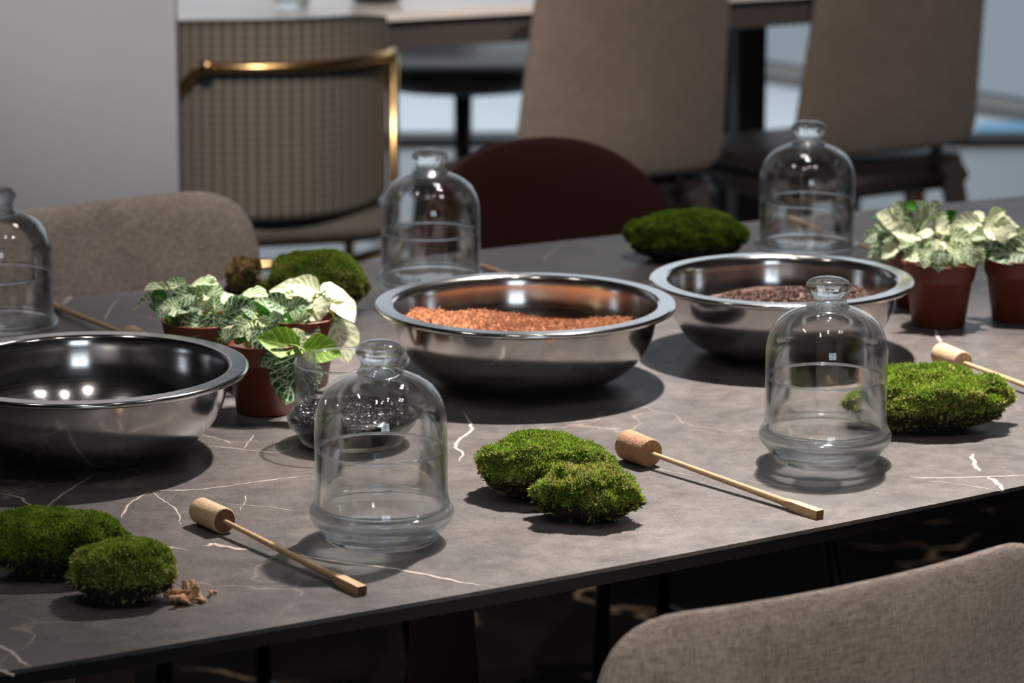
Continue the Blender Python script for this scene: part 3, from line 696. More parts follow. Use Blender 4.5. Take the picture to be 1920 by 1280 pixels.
# ------------------------------------------------------------------ cork mallets
def mallet(p_cork, p_face, p_end, r0, r1, mt, endm, label, flip_side=False):
    """cork centre of far end, centre of the face the stick leaves, tip of stick: points on the table plane (z handled here)"""
    a = Vector((p_cork.x, p_cork.y, TZ+r0)); b = Vector((p_face.x, p_face.y, TZ+r1)); e = Vector((p_end.x, p_end.y, TZ+.0033))
    t = empty('cork_mallet', Vector((a.x, a.y, TZ)), 0, label=label, cat='mallet', group='cork mallets with bamboo handles')
    d = (b-a); L = d.length; O = Vector((a.x, a.y, TZ))
    d.normalize(); q = d.to_track_quat('Z', 'Y').to_matrix().to_4x4(); q.translation = a-O
    me = lathe('cork', [(0, 0), (r0-.0022, 0), (r0-.0006, .0007), (r0, .0022), ((r0+r1)/2, L*.5), (r1, L-.0012), (r1-.0008, L), (r1-.0012, L)], mt, 40)
    me.transform(q); c = obj('cork', me, t)
    me = lathe('cork_face', [(r1-.0012, L), (.003, L-.0001), (0, L-.0002)], endm, 40); me.transform(q); obj('cork_face', me, c, label='darker cut end of the cork')
    # stick: round near the cork, squared towards the tip
    s = b-d*.004; n = 14; V = []; F = []
    ax = (e-s).normalized(); side = ax.cross(Vector((0, 0, 1))).normalized(); up = side.cross(ax)
    LL = (e-s).length
    for i in range(n+1):
        f = i/n; c = s.lerp(e, f); R = .0021+.0015*f
        sq = 0 if f < .80 else min(1, (f-.80)/.04)
        for k in range(12):
            an = 2*PI*(k+.5)/12; x, y = math.cos(an), math.sin(an)
            m = max(abs(x), abs(y)); X = x*(1-sq)+x/m*sq; Y = y*(1-sq)+y/m*sq
            V.append(c-O+(side*X*(R+.0006*sq)+up*Y*(R+.0004*sq)))
        if abs(f-n/n) < 1e-6: pass
    for i in range(n):
        for k in range(12): F.append((i*12+k, i*12+(k+1) % 12, (i+1)*12+(k+1) % 12, (i+1)*12+k))
    F.append(tuple(range(n*12+11, n*12-1, -1)))
    h = obj('handle', mesh_from('handle', V, F, M['stick'], False), t)
    Vt = [v+ax*.0004 for v in V[-12:]]
    obj('handle_end', mesh_from('handle_end', Vt, [tuple(range(12))], M['sticktip'], False), h, label='dark cut tip')
    return t
def PZ(px, py, h):   # point seen at a pixel at height h above the table
    return P(px, py, TZ+h)
mallet(PZ(374, 957, .0105), PZ(421, 978, .0105), PZ(679, 1108, .0033), .0112, .0112, M['palecork'], M['corkend'], 'pale cork mallet lying in front at the left of the nearest cloche')
mallet(PZ(1174, 834, .0130), PZ(1221, 851, .0125), PZ(1537, 965, .0033), .0140, .0130, M['cork'], M['cork'], 'brown cork mallet lying between the middle moss and the right cloche')
mallet(PZ(1762, 664, .0110), PZ(1806, 680, .0110), PZ(2105, 790, .0033), .0118, .0112, M['palecork'], M['palecork'], 'pale cork mallet behind the right moss, its handle leaving the picture')
mallet(PZ(262, 640, .0110), PZ(245, 629, .0110), PZ(76, 564, .0033), .0118, .0112, M['palecork'], M['corkend'], 'mallet behind the left bowl with its handle pointing away past the left cloche')
mallet(PZ(1035, 542, .0110), PZ(1018, 536, .0110), PZ(858, 485, .0033), .0118, .0112, M['palecork'], M['corkend'], 'mallet mostly hidden by the middle bowl, handle tip seen through a cloche')
mallet(PZ(1676, 483, .0110), PZ(1658, 476, .0110), PZ(1480, 411, .0033), .0118, .0112, M['palecork'], M['corkend'], 'farthest mallet, lying behind the far right cloche and under the plants')

# ------------------------------------------------------------------ moss clumps
def moss(px, py, a, b, h, rot, label, seed, mats, n=9000, blade=.0042, rough=.16, under=.66, tail=None, wild=.5, brown=.0, olive_right=0):
    o = P(px, py); t = empty('moss_clump', o, rot, label=label, cat='moss', group='clumps of green moss on the stone table')
    nu, nv = 84, 46
    V = np.zeros((nv+1, nu, 3))
    for i in range(nv+1):
        ph = PI*i/nv
        for j in range(nu):
            th = 2*PI*j/nu
            d = Vector((math.sin(ph)*math.cos(th), math.sin(ph)*math.sin(th), math.cos(ph)))
            k = 1+rough*noise.noise(d*1.7+Vector((seed, 0, 0)))*1.3+rough*.7*noise.noise(d*4.5+Vector((0, seed, 0)))+rough*.35*noise.noise(d*11+Vector((0, 0, seed)))
            sx = abs(d.x)**.85*(1 if d.x > 0 else -1); x = a*sx*k; y = b*d.y*k
            if d.z >= 0: z = h*.42+h*.58*d.z**.9*k
            else:
                z = h*.42*(1+d.z*1.15); f = 1-(1-under)*(-d.z)**1.2; x *= f; y *= f
            V[i, j] = (x, y, max(z, .0006))
    F = [(i*nu+j, (i+1)*nu+j, (i+1)*nu+(j+1) % nu, i*nu+(j+1) % nu) for i in range(nv) for j in range(nu)]
    body = obj('soil_core', mesh_from('soil_core', V.reshape(-1, 3), F, M['mossbase']), t)
    # tufts
    Fa = np.array(F); vv = V.reshape(-1, 3); p0, p1, p2, p3 = (vv[Fa[:, k]] for k in range(4))
    nr = np.cross(p2-p0, p3-p1); ar = np.linalg.norm(nr, axis=1)+1e-12; nr = nr/ar[:, None]
    cen = (p0+p1+p2+p3)/4
    outw = (nr*(cen-np.array([0, 0, h*.4]))).sum(1) < 0; nr[outw] *= -1
    wt = ar*np.clip((cen[:, 2]/h-.34)*4.5, .03, 1); wt /= wt.sum()
    def tuft(name, cnt, mt, mask=None, ln=blade, wd=.00042, sp=wild, seedn=0):
        w = wt.copy()
        if mask is not None: w = w*mask(cen, nr); w /= w.sum()
        idx = RNG.choice(len(F), cnt, p=w); u, v = RNG.random((2, cnt, 1))
        P0 = p0[idx]*(1-u)*(1-v)+p1[idx]*u*(1-v)+p2[idx]*u*v+p3[idx]*(1-u)*v
        N = nr[idx]; N = N*.75+np.array([0, 0, .35]); D = N+RNG.normal(size=(cnt, 3))*sp*.6; D /= np.linalg.norm(D, axis=1)[:, None]
        S = np.cross(D, RNG.normal(size=(cnt, 3))); S /= np.linalg.norm(S, axis=1)[:, None]
        Ln = ln*RNG.uniform(.45, 1.15, (cnt, 1)); Wd = wd*RNG.uniform(.7, 1.5, (cnt, 1))
        A_ = P0-S*Wd-D*.0008; B_ = P0+S*Wd-D*.0008; Cc = P0+D*Ln*.6+S*Wd*1.1; D_ = P0+D*Ln*.6-S*Wd*1.1; Tt = P0+D*Ln
        Tt = Tt+np.cross(D, S)*Ln*.2
        vs = np.stack([A_, B_, Cc, D_, Tt], 1).reshape(-1, 3); vs[:, 2] = np.maximum(vs[:, 2], .0003)
        me = bpy.data.meshes.new(name); k = np.arange(cnt)*5
        q = np.stack([k, k+1, k+2, k+3], 1).tolist(); tr = np.stack([k+3, k+2, k+4], 1).tolist()
        me.from_pydata(vs.tolist(), [], q+tr); me.materials.append(mt)
        return obj(name, me, t, kind='stuff')
    up = lambda c, n_: (n_[:, 2] > -.25)*1.0+.02
    tuft('moss_blades', n, mats[0], up)
    if len(mats) > 1:
        f = olive_right
        msk = (lambda c, n_: 1/(1+np.exp(-(c[:, 0]*f)/(.25*a)))*(.3+(n_[:, 2] < .75))*1.0) if f else (lambda c, n_: ((n_[:, 2] < .6)*1.0+.12))
        tuft('moss_sprigs', n//2, mats[1], msk, blade*1.15, .00062, wild*1.6)
    tuft('moss_rhizoids', n//9, M['root'] if brown else M['mossbase'], lambda c, n_: (c[:, 2] < h*.42)*1.0+.02, blade*.9, .0003, 1.2)
    return t
g = ()
moss(1022, 925, .0600, .040, .050, .05, 'domed bright green moss clump in the middle front of the table', 1.3, (M['moss'], M['moss2']), 15000, .0042, .14)
moss(1100, 972, .0410, .028, .0425, -.1, 'smaller shaggy olive moss clump resting against the middle front one', 7.7, (M['moss2'], M['moss']), 9000, .0050, .22, .8)
moss(1738, 800, .0700, .044, .0520, .1, 'wide ragged moss clump behind the right cloche', 4.1, (M['moss'], M['moss2']), 17000, .0048, .22, .78)
moss(104, 1070, .0580, .038, .0500, .0, 'large moss clump at the left front corner of the table', 9.2, (M['moss'], M['mossd']), 12000, .0038, .12)
moss(228, 1122, .0430, .030, .0450, .0, 'small round moss clump in front of the large left one beside brown roots', 2.9, (M['moss'], M['moss2']), 9000, .0040, .14)
moss(594, 585, .0540, .040, .0660, .0, 'tall domed moss clump behind the potted plants on the left', 5.5, (M['moss'], M['moss2']), 13000, .0036, .12, .8)
moss(1284, 484, .0720, .046, .0540, .0, 'flat dark moss clump behind the two bowls', 3.3, (M['moss'], M['mossd']), 13000, .0036, .12, .75)
# small brown chunk
ch = moss(457, 556, .0195, .017, .040, 0, 'small brown fibrous moss chunk standing behind the left plants', 6.1, (M['root'], M['moss2']), 2600, .0028, .35, .95, brown=1)
ch.children[0].data = ch.children[0].data.copy(); ch.children[0].data.materials[0] = M['root']; ch['group'] = 'brown scraps of root'; 
# roots scrap
rt = empty('root_scrap', P(362, 1127), 0, label='curled brown root scrap beside the small left moss clump', cat='root', group='brown scraps of root')
lst = []
for i in range(22):
    a = random.uniform(0, 2*PI); c = Vector((random.uniform(-.014, .014), random.uniform(-.010, .010), .003))
    pts = [c]
    d = Vector((math.cos(a), math.sin(a), random.uniform(-.1, .8)))
    for k in range(5):
        d = (d+Vector((random.uniform(-.7, .7), random.uniform(-.7, .7), random.uniform(-.5, .35)))).normalized()
        q = pts[-1]+d*.0028; q.z = max(q.z, .0012); pts.append(q)
    r = random.uniform(.0012, .0030); lst.append((smoothp([tuple(p) for p in pts], 3), r))
lst.append((smoothp([(-.004, .002, .008), (-.014, .006, .013), (-.024, .010, .012)], 4), .0006)); lst.append((smoothp([(0, .002, .008), (-.018, -.003, .010)], 4), .0005))
obj('root_strands', tubes('root_strands', lst, M['root'], 6), rt)

# ------------------------------------------------------------------ potted plants
def leaf_mesh(name, mt, ratio, droop, cup, seed):
    nu, nv = 14, 9; V = []; UV = []; F = []
    for i in range(nu+1):
        t = i/nu
        w = ratio/2*(math.sin(PI*min(t, 1)**.82)**.78)*(1 if 0 < t < 1 else 0)+.002
        w *= 1.0 if t < .75 else (1-(t-.75)*.5)
        zc = -droop*t*t+.08*t
        for j in range(nv):
            s = (j/(nv-1)-.5)*2
            V.append((t, s*w, zc+cup*abs(s)**1.5*w*1.3+.012*math.sin(t*6.5*2*PI*.5+seed)*abs(s)+.015*noise.noise(Vector((t*5, s*2, seed)))))
            UV.append((j/(nv-1), t))
    for i in range(nu):
        for j in range(nv-1): F.append((i*nv+j, (i+1)*nv+j, (i+1)*nv+j+1, i*nv+j+1))
    me = mesh_from(name, V, F, mt, True, UV); return me
LEAF = {}
for k in 'dpwyg':
    LEAF[k] = [leaf_mesh('leaf', M['leaf_'+k], .72+.08*v, .16+.10*v, .28-.08*v, v*2.3) for v in range(3)]
def pot(name, o, label, group):
    t = empty(name, o, 0, label=label, cat='plant', group=group)
    H = .070
    out = [(0, .002), (.024, .002), (.0265, 0), (.0285, .001), (.0355, .050), (.0372, .0505), (.0378, .052), (.0405, .068), (.0412, .0695), (.0408, .0705), (.0395, .0705), (.0388, .069), (.0350, .048), (.0275, .004), (0, .004)]
    pt = obj('pot', lathe('pot', out, M['pot'], 56), t)
    V = []; F = []; n = 40; rg = 10
    for i in range(rg+1):
        for j in range(n):
            r = .0372*i/rg; a = 2*PI*j/n; x, y = r*math.cos(a), r*math.sin(a); V.append((x, y, .060+.004*noise.noise(Vector((x*90+o.x*50, y*90, 0)))))
    for i in range(rg):
        for j in range(n): F.append((i*n+j, i*n+(j+1) % n, (i+1)*n+(j+1) % n, (i+1)*n+j))
    obj('soil', mesh_from('soil', V, F, M['soil']), t)
    return t
def add_leaves(t, leaves, Yc, org=(0, 0), sc=1.0, stems=True):
    """leaves: (base x, base y, tip x, tip y, kind, facing, dY) in a zoomed crop's pixels"""
    O = t.location; st = []
    for i, lf in enumerate(leaves):
        bx, by, tx, ty, kd, fc, dY = lf
        bx, tx = org[0]+bx/sc, org[0]+tx/sc; by, ty = org[1]+by/sc, org[1]+ty/sc
        Y0 = Yc+dY; dyt = {'f': -.012, 'u': -.020, 'b': .016, 's': -.004, 'h': -.008}[fc]
        b = PY(bx, by, Y0); e = PY(tx, ty, Y0+dyt)
        X = e-b; L = X.length*1.10; X.normalize()
        hint = {'f': Vector((.0, -.80, .60)), 'u': Vector((0, -.22, 1)), 'b': Vector((0, -.45, .9)), 's': Vector((.3, -.3, .9)), 'h': Vector((.05, -1, .12))}[fc]
        hint = hint+Vector((random.uniform(-.12, .12), 0, random.uniform(-.08, .08)))
        Z = (hint-X*hint.dot(X)).normalized(); Yv = Z.cross(X)
        me = LEAF[kd][i % 3]
        o = bpy.data.objects.new('leaf', me); COL.objects.link(o); o.parent = t
        Mx = Matrix((( X.x*L, Yv.x*L, Z.x*L, b.x-O.x), (X.y*L, Yv.y*L, Z.y*L, b.y-O.y), (X.z*L, Yv.z*L, Z.z*L, b.z-O.z), (0, 0, 0, 1)))
        o.matrix_local = Mx
        st.append((b-O, X))
    roots = [Vector((random.uniform(-.016, .016), random.uniform(-.012, .014), .058)) for _ in range(5)]
    tl = []
    for b, X in st:
        r = min(roots, key=lambda q: (q.xy-b.xy).length+random.uniform(0, .008))
        mid = r.lerp(b, .55); mid.z = max(mid.z, .055)+.008
        mid2 = b-X*.006
        tl.append((smoothp([tuple(r), tuple(mid), tuple(mid2), tuple(b+X*.002)], 4), .0010))
    obj('stem', tubes('stem', tl, M['stem'], 6), t)
C7 = dict(org=(240, 460), sc=3.5556)
gL = 'terracotta-coloured pots of veined plants on the left'; gR = 'pots of veined plants at the right end'
pF = pot('potted_plant', P(499, 770), 'front pot of the left group, big leaves hanging over its rim', gL)
pR = pot('potted_plant', P(560, 725)+Vector((0, .012, 0)), 'rear right pot of the left group with bright cream leaves', gL)
pL = pot('potted_plant', P(383, 728), 'left pot of the left group, half hidden by the empty bowl', gL)
Lv = [(290, 300, 128, 288, 'p', 'u', .0), (385, 300, 285, 240, 'p', 'f', .01), (215, 285, 200, 400, 'g', 's', .0), (175, 352, 42, 415, 'p', 'b', -.01),
      (445, 305, 292, 388, 'd', 'f', -.005), (352, 425, 238, 400, 'p', 'f', -.015), (185, 370, 200, 430, 'd', 'f', -.01), (262, 400, 205, 472, 'd', 'f', -.02),
      (395, 280, 548, 205, 'p', 'u', .02), (555, 335, 425, 300, 'p', 'f', .02), (575, 350, 565, 245, 'p', 'f', .012), (525, 400, 438, 330, 'w', 'b', .0),
      (580, 445, 568, 345, 'd', 'f', -.01), (515, 490, 348, 595, 'd', 'f', -.025), (572, 445, 572, 645, 'd', 'f', -.03), (460, 440, 350, 445, 'd', 'u', -.01),
      (610, 390, 725, 325, 'p', 'b', .0), (720, 360, 880, 283, 'p', 'u', .0), (635, 480, 835, 385, 'd', 'f', -.02), (470, 470, 355, 500, 'd', 'b', .0),
      (480, 420, 400, 470, 'd', 'f', -.01), (300, 440, 370, 490, 'g', 'f', 0), (560, 560, 480, 580, 'p', 'u', 0), (640, 540, 740, 590, 'g', 'f', -.01), (200, 440, 150, 400, 'g', 'f', .0), (480, 520, 400, 540, 'g', 'b', .01), (240, 480, 330, 520, 'g', 'f', .01)]
add_leaves(pL, Lv, pL.location.y, **C7)
Lv = [(760, 480, 935, 452, 'g', 'f', .02), (825, 505, 715, 592, 'p', 'f', -.005), (720, 530, 665, 528, 'w', 'b', .0), (860, 490, 940, 540, 'p', 'f', .0), (830, 550, 860, 660, 'p', 'f', -.015),
      (880, 545, 945, 700, 'd', 'f', -.02), (1150, 695, 893, 618, 'y', 'f', -.025), (1155, 690, 1388, 705, 'y', 'f', -.03), (1130, 720, 1070, 1040, 'd', 'h', -.040),
      (1050, 715, 895, 795, 'd', 'h', -.035), (1170, 735, 1185, 1005, 'd', 'h', -.036), (700, 620, 790, 560, 'g', 'f', .0), (1000, 560, 930, 600, 'g', 'b', 0), (860, 460, 780, 420, 'd', 'f', .01), (940, 520, 1000, 470, 'd', 'f', .0), (640, 640, 700, 570, 'd', 'f', -.01), (1080, 640, 1150, 580, 'w', 'f', -.01), (1120, 690, 1150, 610, 'p', 'f', -.015)]
add_leaves(pF, Lv, pF.location.y, **C7)
Lv = [(1065, 430, 905, 350, 'd', 'f', -.02), (1065, 425, 1190, 385, 'd', 'f', -.025), (1070, 470, 825, 400, 'p', 'f', -.02), (1235, 345, 965, 290, 'w', 'b', .0), (1285, 325, 1100, 248, 'w', 'f', .01),
      (1285, 320, 1490, 305, 'w', 'b', .0), (1310, 335, 1280, 478, 'w', 'f', -.02), (1350, 350, 1500, 468, 'w', 'u', .0), (1370, 485, 1450, 758, 'w', 'h', -.02), (1180, 540, 1275, 625, 'p', 'f', -.03),
      (1110, 590, 1200, 655, 'w', 'f', -.035), (1095, 570, 955, 545, 'g', 'f', -.03), (1095, 510, 1205, 465, 'p', 'f', -.025), (1200, 450, 1265, 485, 'w', 'f', .0), (1100, 560, 1010, 470, 'g', 'f', -.02), (1080, 600, 960, 640, 'g', 'b', -.02), (1240, 360, 1130, 400, 'p', 'f', .0), (1180, 400, 1060, 330, 'p', 'f', .01), (1280, 560, 1400, 490, 'g', 'u', .0)]
add_leaves(pR, Lv, pR.location.y, **C7)
CR = dict(org=(1600, 350), sc=4.572)
pA = pot('potted_plant', P(1759, 608), 'front pot of the right group with dense small pale leaves', gR)
pB = pot('potted_plant', P(1909, 598), 'pot cut off by the right edge, topped by broad cream leaves', gR)
pC = pot('potted_plant', P(1728, 573), 'rear pot of the right group, mostly hidden behind the front one', gR)
Lv = [(540, 420, 350, 380, 'w', 'f', -.01), (600, 560, 450, 600, 'p', 'f', -.02), (560, 520, 430, 500, 'p', 'f', -.01), (640, 520, 610, 680, 'p', 'f', -.03), (740, 540, 730, 710, 'd', 'f', -.035),
      (680, 420, 470, 420, 'w', 'b', .0), (720, 400, 850, 400, 'w', 'b', .0), (760, 460, 700, 560, 'w', 'f', -.02), (800, 450, 1010, 440, 'p', 'f', .0), (860, 520, 930, 640, 'p', 'f', -.03),
      (930, 500, 1040, 660, 'p', 'f', -.02), (1000, 520, 1110, 640, 'p', 'f', -.005), (1000, 420, 1130, 430, 'p', 'f', .0), (850, 560, 880, 660, 'd', 'f', -.02), (900, 430, 780, 380, 'w', 'f', .01), (880, 400, 960, 360, 'p', 'b', .01), (600, 470, 700, 480, 'd', 'f', 0), (500, 560, 560, 490, 'd', 'f', .0), (820, 500, 760, 440, 'd', 'f', 0), (1050, 480, 960, 420, 'd', 'f', .02), (900, 560, 820, 500, 'w', 'f', -.01)]
add_leaves(pA, Lv, pA.location.y, **CR)
Lv = [(420, 270, 320, 180, 'p', 'f', .0), (300, 250, 150, 245, 'g', 'b', .0), (440, 330, 260, 230, 'w', 'f', -.01), (350, 360, 200, 320, 'p', 'f', -.01), (240, 380, 110, 450, 'd', 'f', -.01),
      (400, 470, 160, 560, 'p', 'f', -.01), (380, 490, 260, 600, 'w', 'f', -.02), (430, 450, 370, 370, 'w', 'f', -.02), (470, 300, 400, 150, 'p', 'f', .0), (560, 180, 460, 170, 'g', 'f', .0),
      (600, 260, 560, 140, 'p', 'f', -.01), (640, 280, 700, 150, 'p', 'f', -.01), (680, 260, 800, 250, 'p', 'f', -.01), (560, 340, 620, 280, 'p', 'f', -.02), (700, 330, 780, 290, 'w', 'f', -.02), (480, 380, 560, 290, 'd', 'f', -.015),
      (800, 300, 860, 220, 'g', 'f', 0), (330, 330, 230, 400, 'd', 'f', -.01), (520, 300, 440, 250, 'd', 'f', .0), (740, 330, 830, 340, 'd', 'f', .0), (620, 350, 530, 330, 'g', 'f', .0), (340, 420, 240, 460, 'd', 'f', .0)]
add_leaves(pC, Lv, pC.location.y, **CR)
Lv = [(1100, 310, 860, 340, 'w', 'f', .0), (1120, 300, 950, 240, 'w', 'b', .01), (1180, 290, 1420, 270, 'w', 'b', .0), (1160, 270, 1290, 210, 'w', 'f', .0), (1110, 350, 1380, 380, 'w', 'f', -.01), (1240, 340, 1300, 460, 'w', 'f', -.02),
      (1480, 540, 1190, 600, 'd', 'f', -.02), (1560, 500, 1380, 480, 'p', 'f', -.01), (1300, 480, 1210, 540, 'd', 'f', 0), (1080, 430, 1140, 560, 'd', 'f', .0), (1400, 420, 1480, 370, 'p', 'f', 0), (1180, 420, 1080, 400, 'd', 'f', .0), (1500, 560, 1600, 620, 'd', 'f', -.01), (1120, 560, 1200, 600, 'g', 'f', 0), (1400, 460, 1300, 400, 'd', 'f', .01)]
add_leaves(pB, Lv, pB.location.y, **CR)
# plant tag
tp = PY(1745, 436, pC.location.y-.03)
tag = obj('tag', mesh_from('tag', [Vector((-.004, -.0006, -.04)), Vector((.004, -.0006, -.04)), Vector((.004, -.0006, .006)), Vector((0, -.0006, .012)), Vector((-.004, -.0006, .006)),
      Vector((-.004, .0006, -.04)), Vector((.004, .0006, -.04)), Vector((.004, .0006, .006)), Vector((0, .0006, .012)), Vector((-.004, .0006, .006))],
      [(0, 1, 2, 3, 4), (9, 8, 7, 6, 5), (0, 5, 6, 1), (1, 6, 7, 2), (2, 7, 8, 3), (3, 8, 9, 4), (4, 9, 5, 0)], M['white'], False), pC, label='white plastic plant tag')
tag.location = tp-pC.location

# ------------------------------------------------------------------ chairs
def chair_shell(name, origin, rz, label, mt, width, ztop, zbot, rad, depth=.22, wrap=.25, T=.034, lean=.12, legmat=None, seatmat=None, taper=0, group=None, oval=False, legs='metal', sz=.46):
    """local frame: x across, +y is where the sitter faces, back panel at y=-depth"""
    t = empty(name, origin, rz, label=label, cat='chair', group=group)
    hw = width/2
    if oval:
        n = 56; ol = []
        for k in range(n):
            a = 2*PI*k/n; c, s = math.cos(a), math.sin(a)
            ol.append((hw*abs(c)**.80*(1 if c > 0 else -1), (ztop+zbot)/2+(ztop-zbot)/2*abs(s)**.9*(1 if s > 0 else -1)))
    else:
        ol = round_poly([(-hw, zbot), (hw, zbot), (hw-taper, ztop), (-hw+taper, ztop)], rad)
    def mp(x, z, o):
        return Vector((x, -depth-lean*(z-zbot)+wrap*x*x*3+o, z))
    obj('backrest', pillow('backrest', ol, T, mp, mt), t)
    so = round_poly([(-hw*1.02, -depth+.02), (hw*1.02, -depth+.02), (hw, .22), (-hw, .22)], [.06, .06, .09, .09])
    obj('seat', pillow('seat', so, .05, lambda x, y, o: Vector((x, y, sz-.025+o)), seatmat or mt), t)
    lm = legmat or M['black']
    if legs == 'metal':
        for sx in (-1, 1):
            for y0, y1 in ((-depth+.05, -depth-.03), (.16, .21)):
                obj('leg', tubes('leg', [([(sx*hw*.75, y0, sz-.04), (sx*hw*1.0, y1, .0)], .010)], lm, 8), t)
            obj('stretcher', tubes('stretcher', [([(sx*hw*.93, -depth, .14), (sx*hw*.93, .2, .14)], .007)], lm, 6), t)
        obj('stretcher', tubes('stretcher', [([(-hw*.78, -.0, sz-.055), (hw*.78, -.0, sz-.055)], .008)], lm, 6), t)
    else:
        for sx in (-1, 1):
            for y0, y1 in ((-depth+.04, -depth-.05), (.16, .20)):
                v, f = tube_data([(sx*hw*.82, y0, sz-.03), (sx*hw*.98, y1, 0)], [.030, .017], 4)
                obj('leg', mesh_from('leg', v, f, lm, False), t)
        obj('seat_frame', tubes('seat_frame', [([(-hw*.9, -depth+.04, sz-.06), (hw*.9, -depth+.04, sz-.06), (hw*.85, .18, sz-.06), (-hw*.85, .18, sz-.06), (-hw*.9, -depth+.04, sz-.06)], .028)], lm, 6), t)
        for sx in (-1, 1): obj('back_support', tubes('back_support', [([(sx*hw*.6, -depth+.03, sz-.05), (sx*hw*.6, -depth-lean*.2+.03, zbot+.05), (sx*(hw-taper)*.6, -depth-lean*(ztop-zbot)*.8+.03, ztop-.1)], .013)], lm, 6), t)
    return t
def at_floor(px, py, z, Yd): pass
# rear left: its sitter looks to the camera side; back panel centre near pixel (225, 460)
def place_back(cpx, Y, rz, depth, lean_mid=.0):
    """origin so that the back panel centre stands at column cpx and distance Y"""
    c = PY(cpx, 640, Y); x = (cpx-960)/FPX*(Y*math.cos(TH)+(CZ-.8)*math.sin(TH))
    return Vector((x+(-math.sin(rz))*depth, Y+math.cos(rz)*depth, 0))
rzA = AL+PI
chair_shell('dining_chair', place_back(232, 4.08, rzA, .22), rzA, 'grey fabric chair behind the left end of the table', M['fabric'], .405, .790, .40, [.05, .05, .085, .085], wrap=.22, lean=.10, taper=.014, group='grey fabric chairs')
chair_shell('dining_chair', place_back(1022, 4.40, rzA, .22), rzA, 'maroon shell chair behind the middle of the table', M['maroon'], .44, .812, .40, None, wrap=.35, T=.016, lean=.12, oval=True)
chair_shell('dining_chair', place_back(1552, 2.42, AL+.02, .22), AL+.02, 'grey fabric chair in the right foreground, seen from behind', M['fabric'], .455, .820, .40, [.05, .05, .075, .06], wrap=.22, lean=.10, taper=.012, group='grey fabric chairs')
# far chairs
chair_shell('dining_chair', place_back(1168, 6.15, AL-.05, .22), AL-.05, 'taupe upholstered chair in the background centre', M['taupe'], .46, .95, .455, [.05, .05, .04, .04], wrap=.10, T=.04, lean=.14, taper=.03, group='taupe chairs at the far table', legs='wood', legmat=M['darkseat'], seatmat=M['darkseat'], sz=.45)
chair_shell('dining_chair', place_back(1672, 6.45, AL-.05, .22), AL-.05, 'taupe upholstered chair in the background at the right', M['taupe'], .44, .95, .455, [.05, .05, .04, .04], wrap=.10, T=.04, lean=.14, taper=.03, group='taupe chairs at the far table', legs='wood', legmat=M['darkseat'], seatmat=M['darkseat'], sz=.45)

# woven chair with brass frame
def woven_chair():
    rz = math.radians(14); Y = 5.75
    o = place_back(520, Y, rz, .22); t = empty('armchair', o, rz, label='woven beige armchair with a brass tube frame beside the pale pillar', cat='chair')
    hw = .218; n = 40; m = 26; V = []; UV = []; F = []
    def q(a, z, off=0):
        x = hw*math.sin(a)*1.06; y = -.22+.20*(1-math.cos(a))*1.1; nx_, ny_ = math.sin(a), -math.cos(a)
        return Vector((x+nx_*(off-.05*(z-.45)*0), y+ny_*off-.05*(z-.45), z))
    for side, off in ((0, 0), (1, -.022)):
        for i in range(n+1):
            a = -1.25+2.5*i/n; f = abs(a)/1.25
            zt = .803-.02*f**3; zb = .455+.02*f**4
            for j in range(m+1):
                z = zb+(zt-zb)*j/m; V.append(q(a, z, off)); UV.append((i/n*1.4, j/m))
    K = (n+1)*(m+1)
    for s in (0, 1):
        for i in range(n):
            for j in range(m):
                b = s*K+i*(m+1)+j; f = (b, b+m+1, b+m+2, b+1); F.append(f if s == 0 else f[::-1])
    for i in range(n):
        for j in (0, m): b = i*(m+1)+j; F.append((b, b+K, b+K+m+1, b+m+1))
    for i in (0, n):
        for j in range(m): b = i*(m+1)+j; F.append((b, b+1, b+K+1, b+K))
    obj('backrest', mesh_from('backrest', V, F, M['woven'], True, UV), t)
    arc = [q(-1.2+2.4*i/24, .765+.0*i, .014) for i in range(25)]
    arc = [q(-1.3, .56, .014), q(-1.0, .62, .014), q(-.62, .712, .014), q(-.5, .724, .014)]+[q(-.4+.1*i,   .724, .014) for i in range(15)]+[q(1.15,   .724, .014)]
    obj('brass_rail', tubes('brass_rail', [(arc, .0085)], M['brass'], 10), t, label='polished brass rail around the back')
    obj('knob', lathe('knob', [(0, -.012), (.010, -.008), (.012, 0), (.010, .008), (0, .012)], M['brass'], 16), t).location = q(-.50, .728, .026)
    for a in (-1.15, 1.15):
        p = q(a,   .724 if a > 0 else .60, .014); obj('leg', tubes('leg', [([p, (p.x, p.y, .40), (p.x*1.02, p.y, 0)], .010)], M['brass'], 10), t)
    for sx in (-1, 1): obj('leg', tubes('leg', [([(sx*.21, .24, .42), (sx*.22, .27, 0)], .010)], M['brass'], 10), t)
    so = round_poly([(-.23, -.2), (.23, -.2), (.23, .26), (-.23, .26)], [.1, .1, .05, .05])
    obj('seat', pillow('seat', so, .07, lambda x, y, o_: Vector((x, y, .425+o_)), M['woven']), t)
    obj('seat_rail', tubes('seat_rail', [([(-.24, .26, .375), (-.24, -.1, .375), (-.12, -.21, .375), (.12, -.21, .375), (.24, -.1, .375), (.24, .26, .375)], .010)], M['brass'], 8), t)
woven_chair()

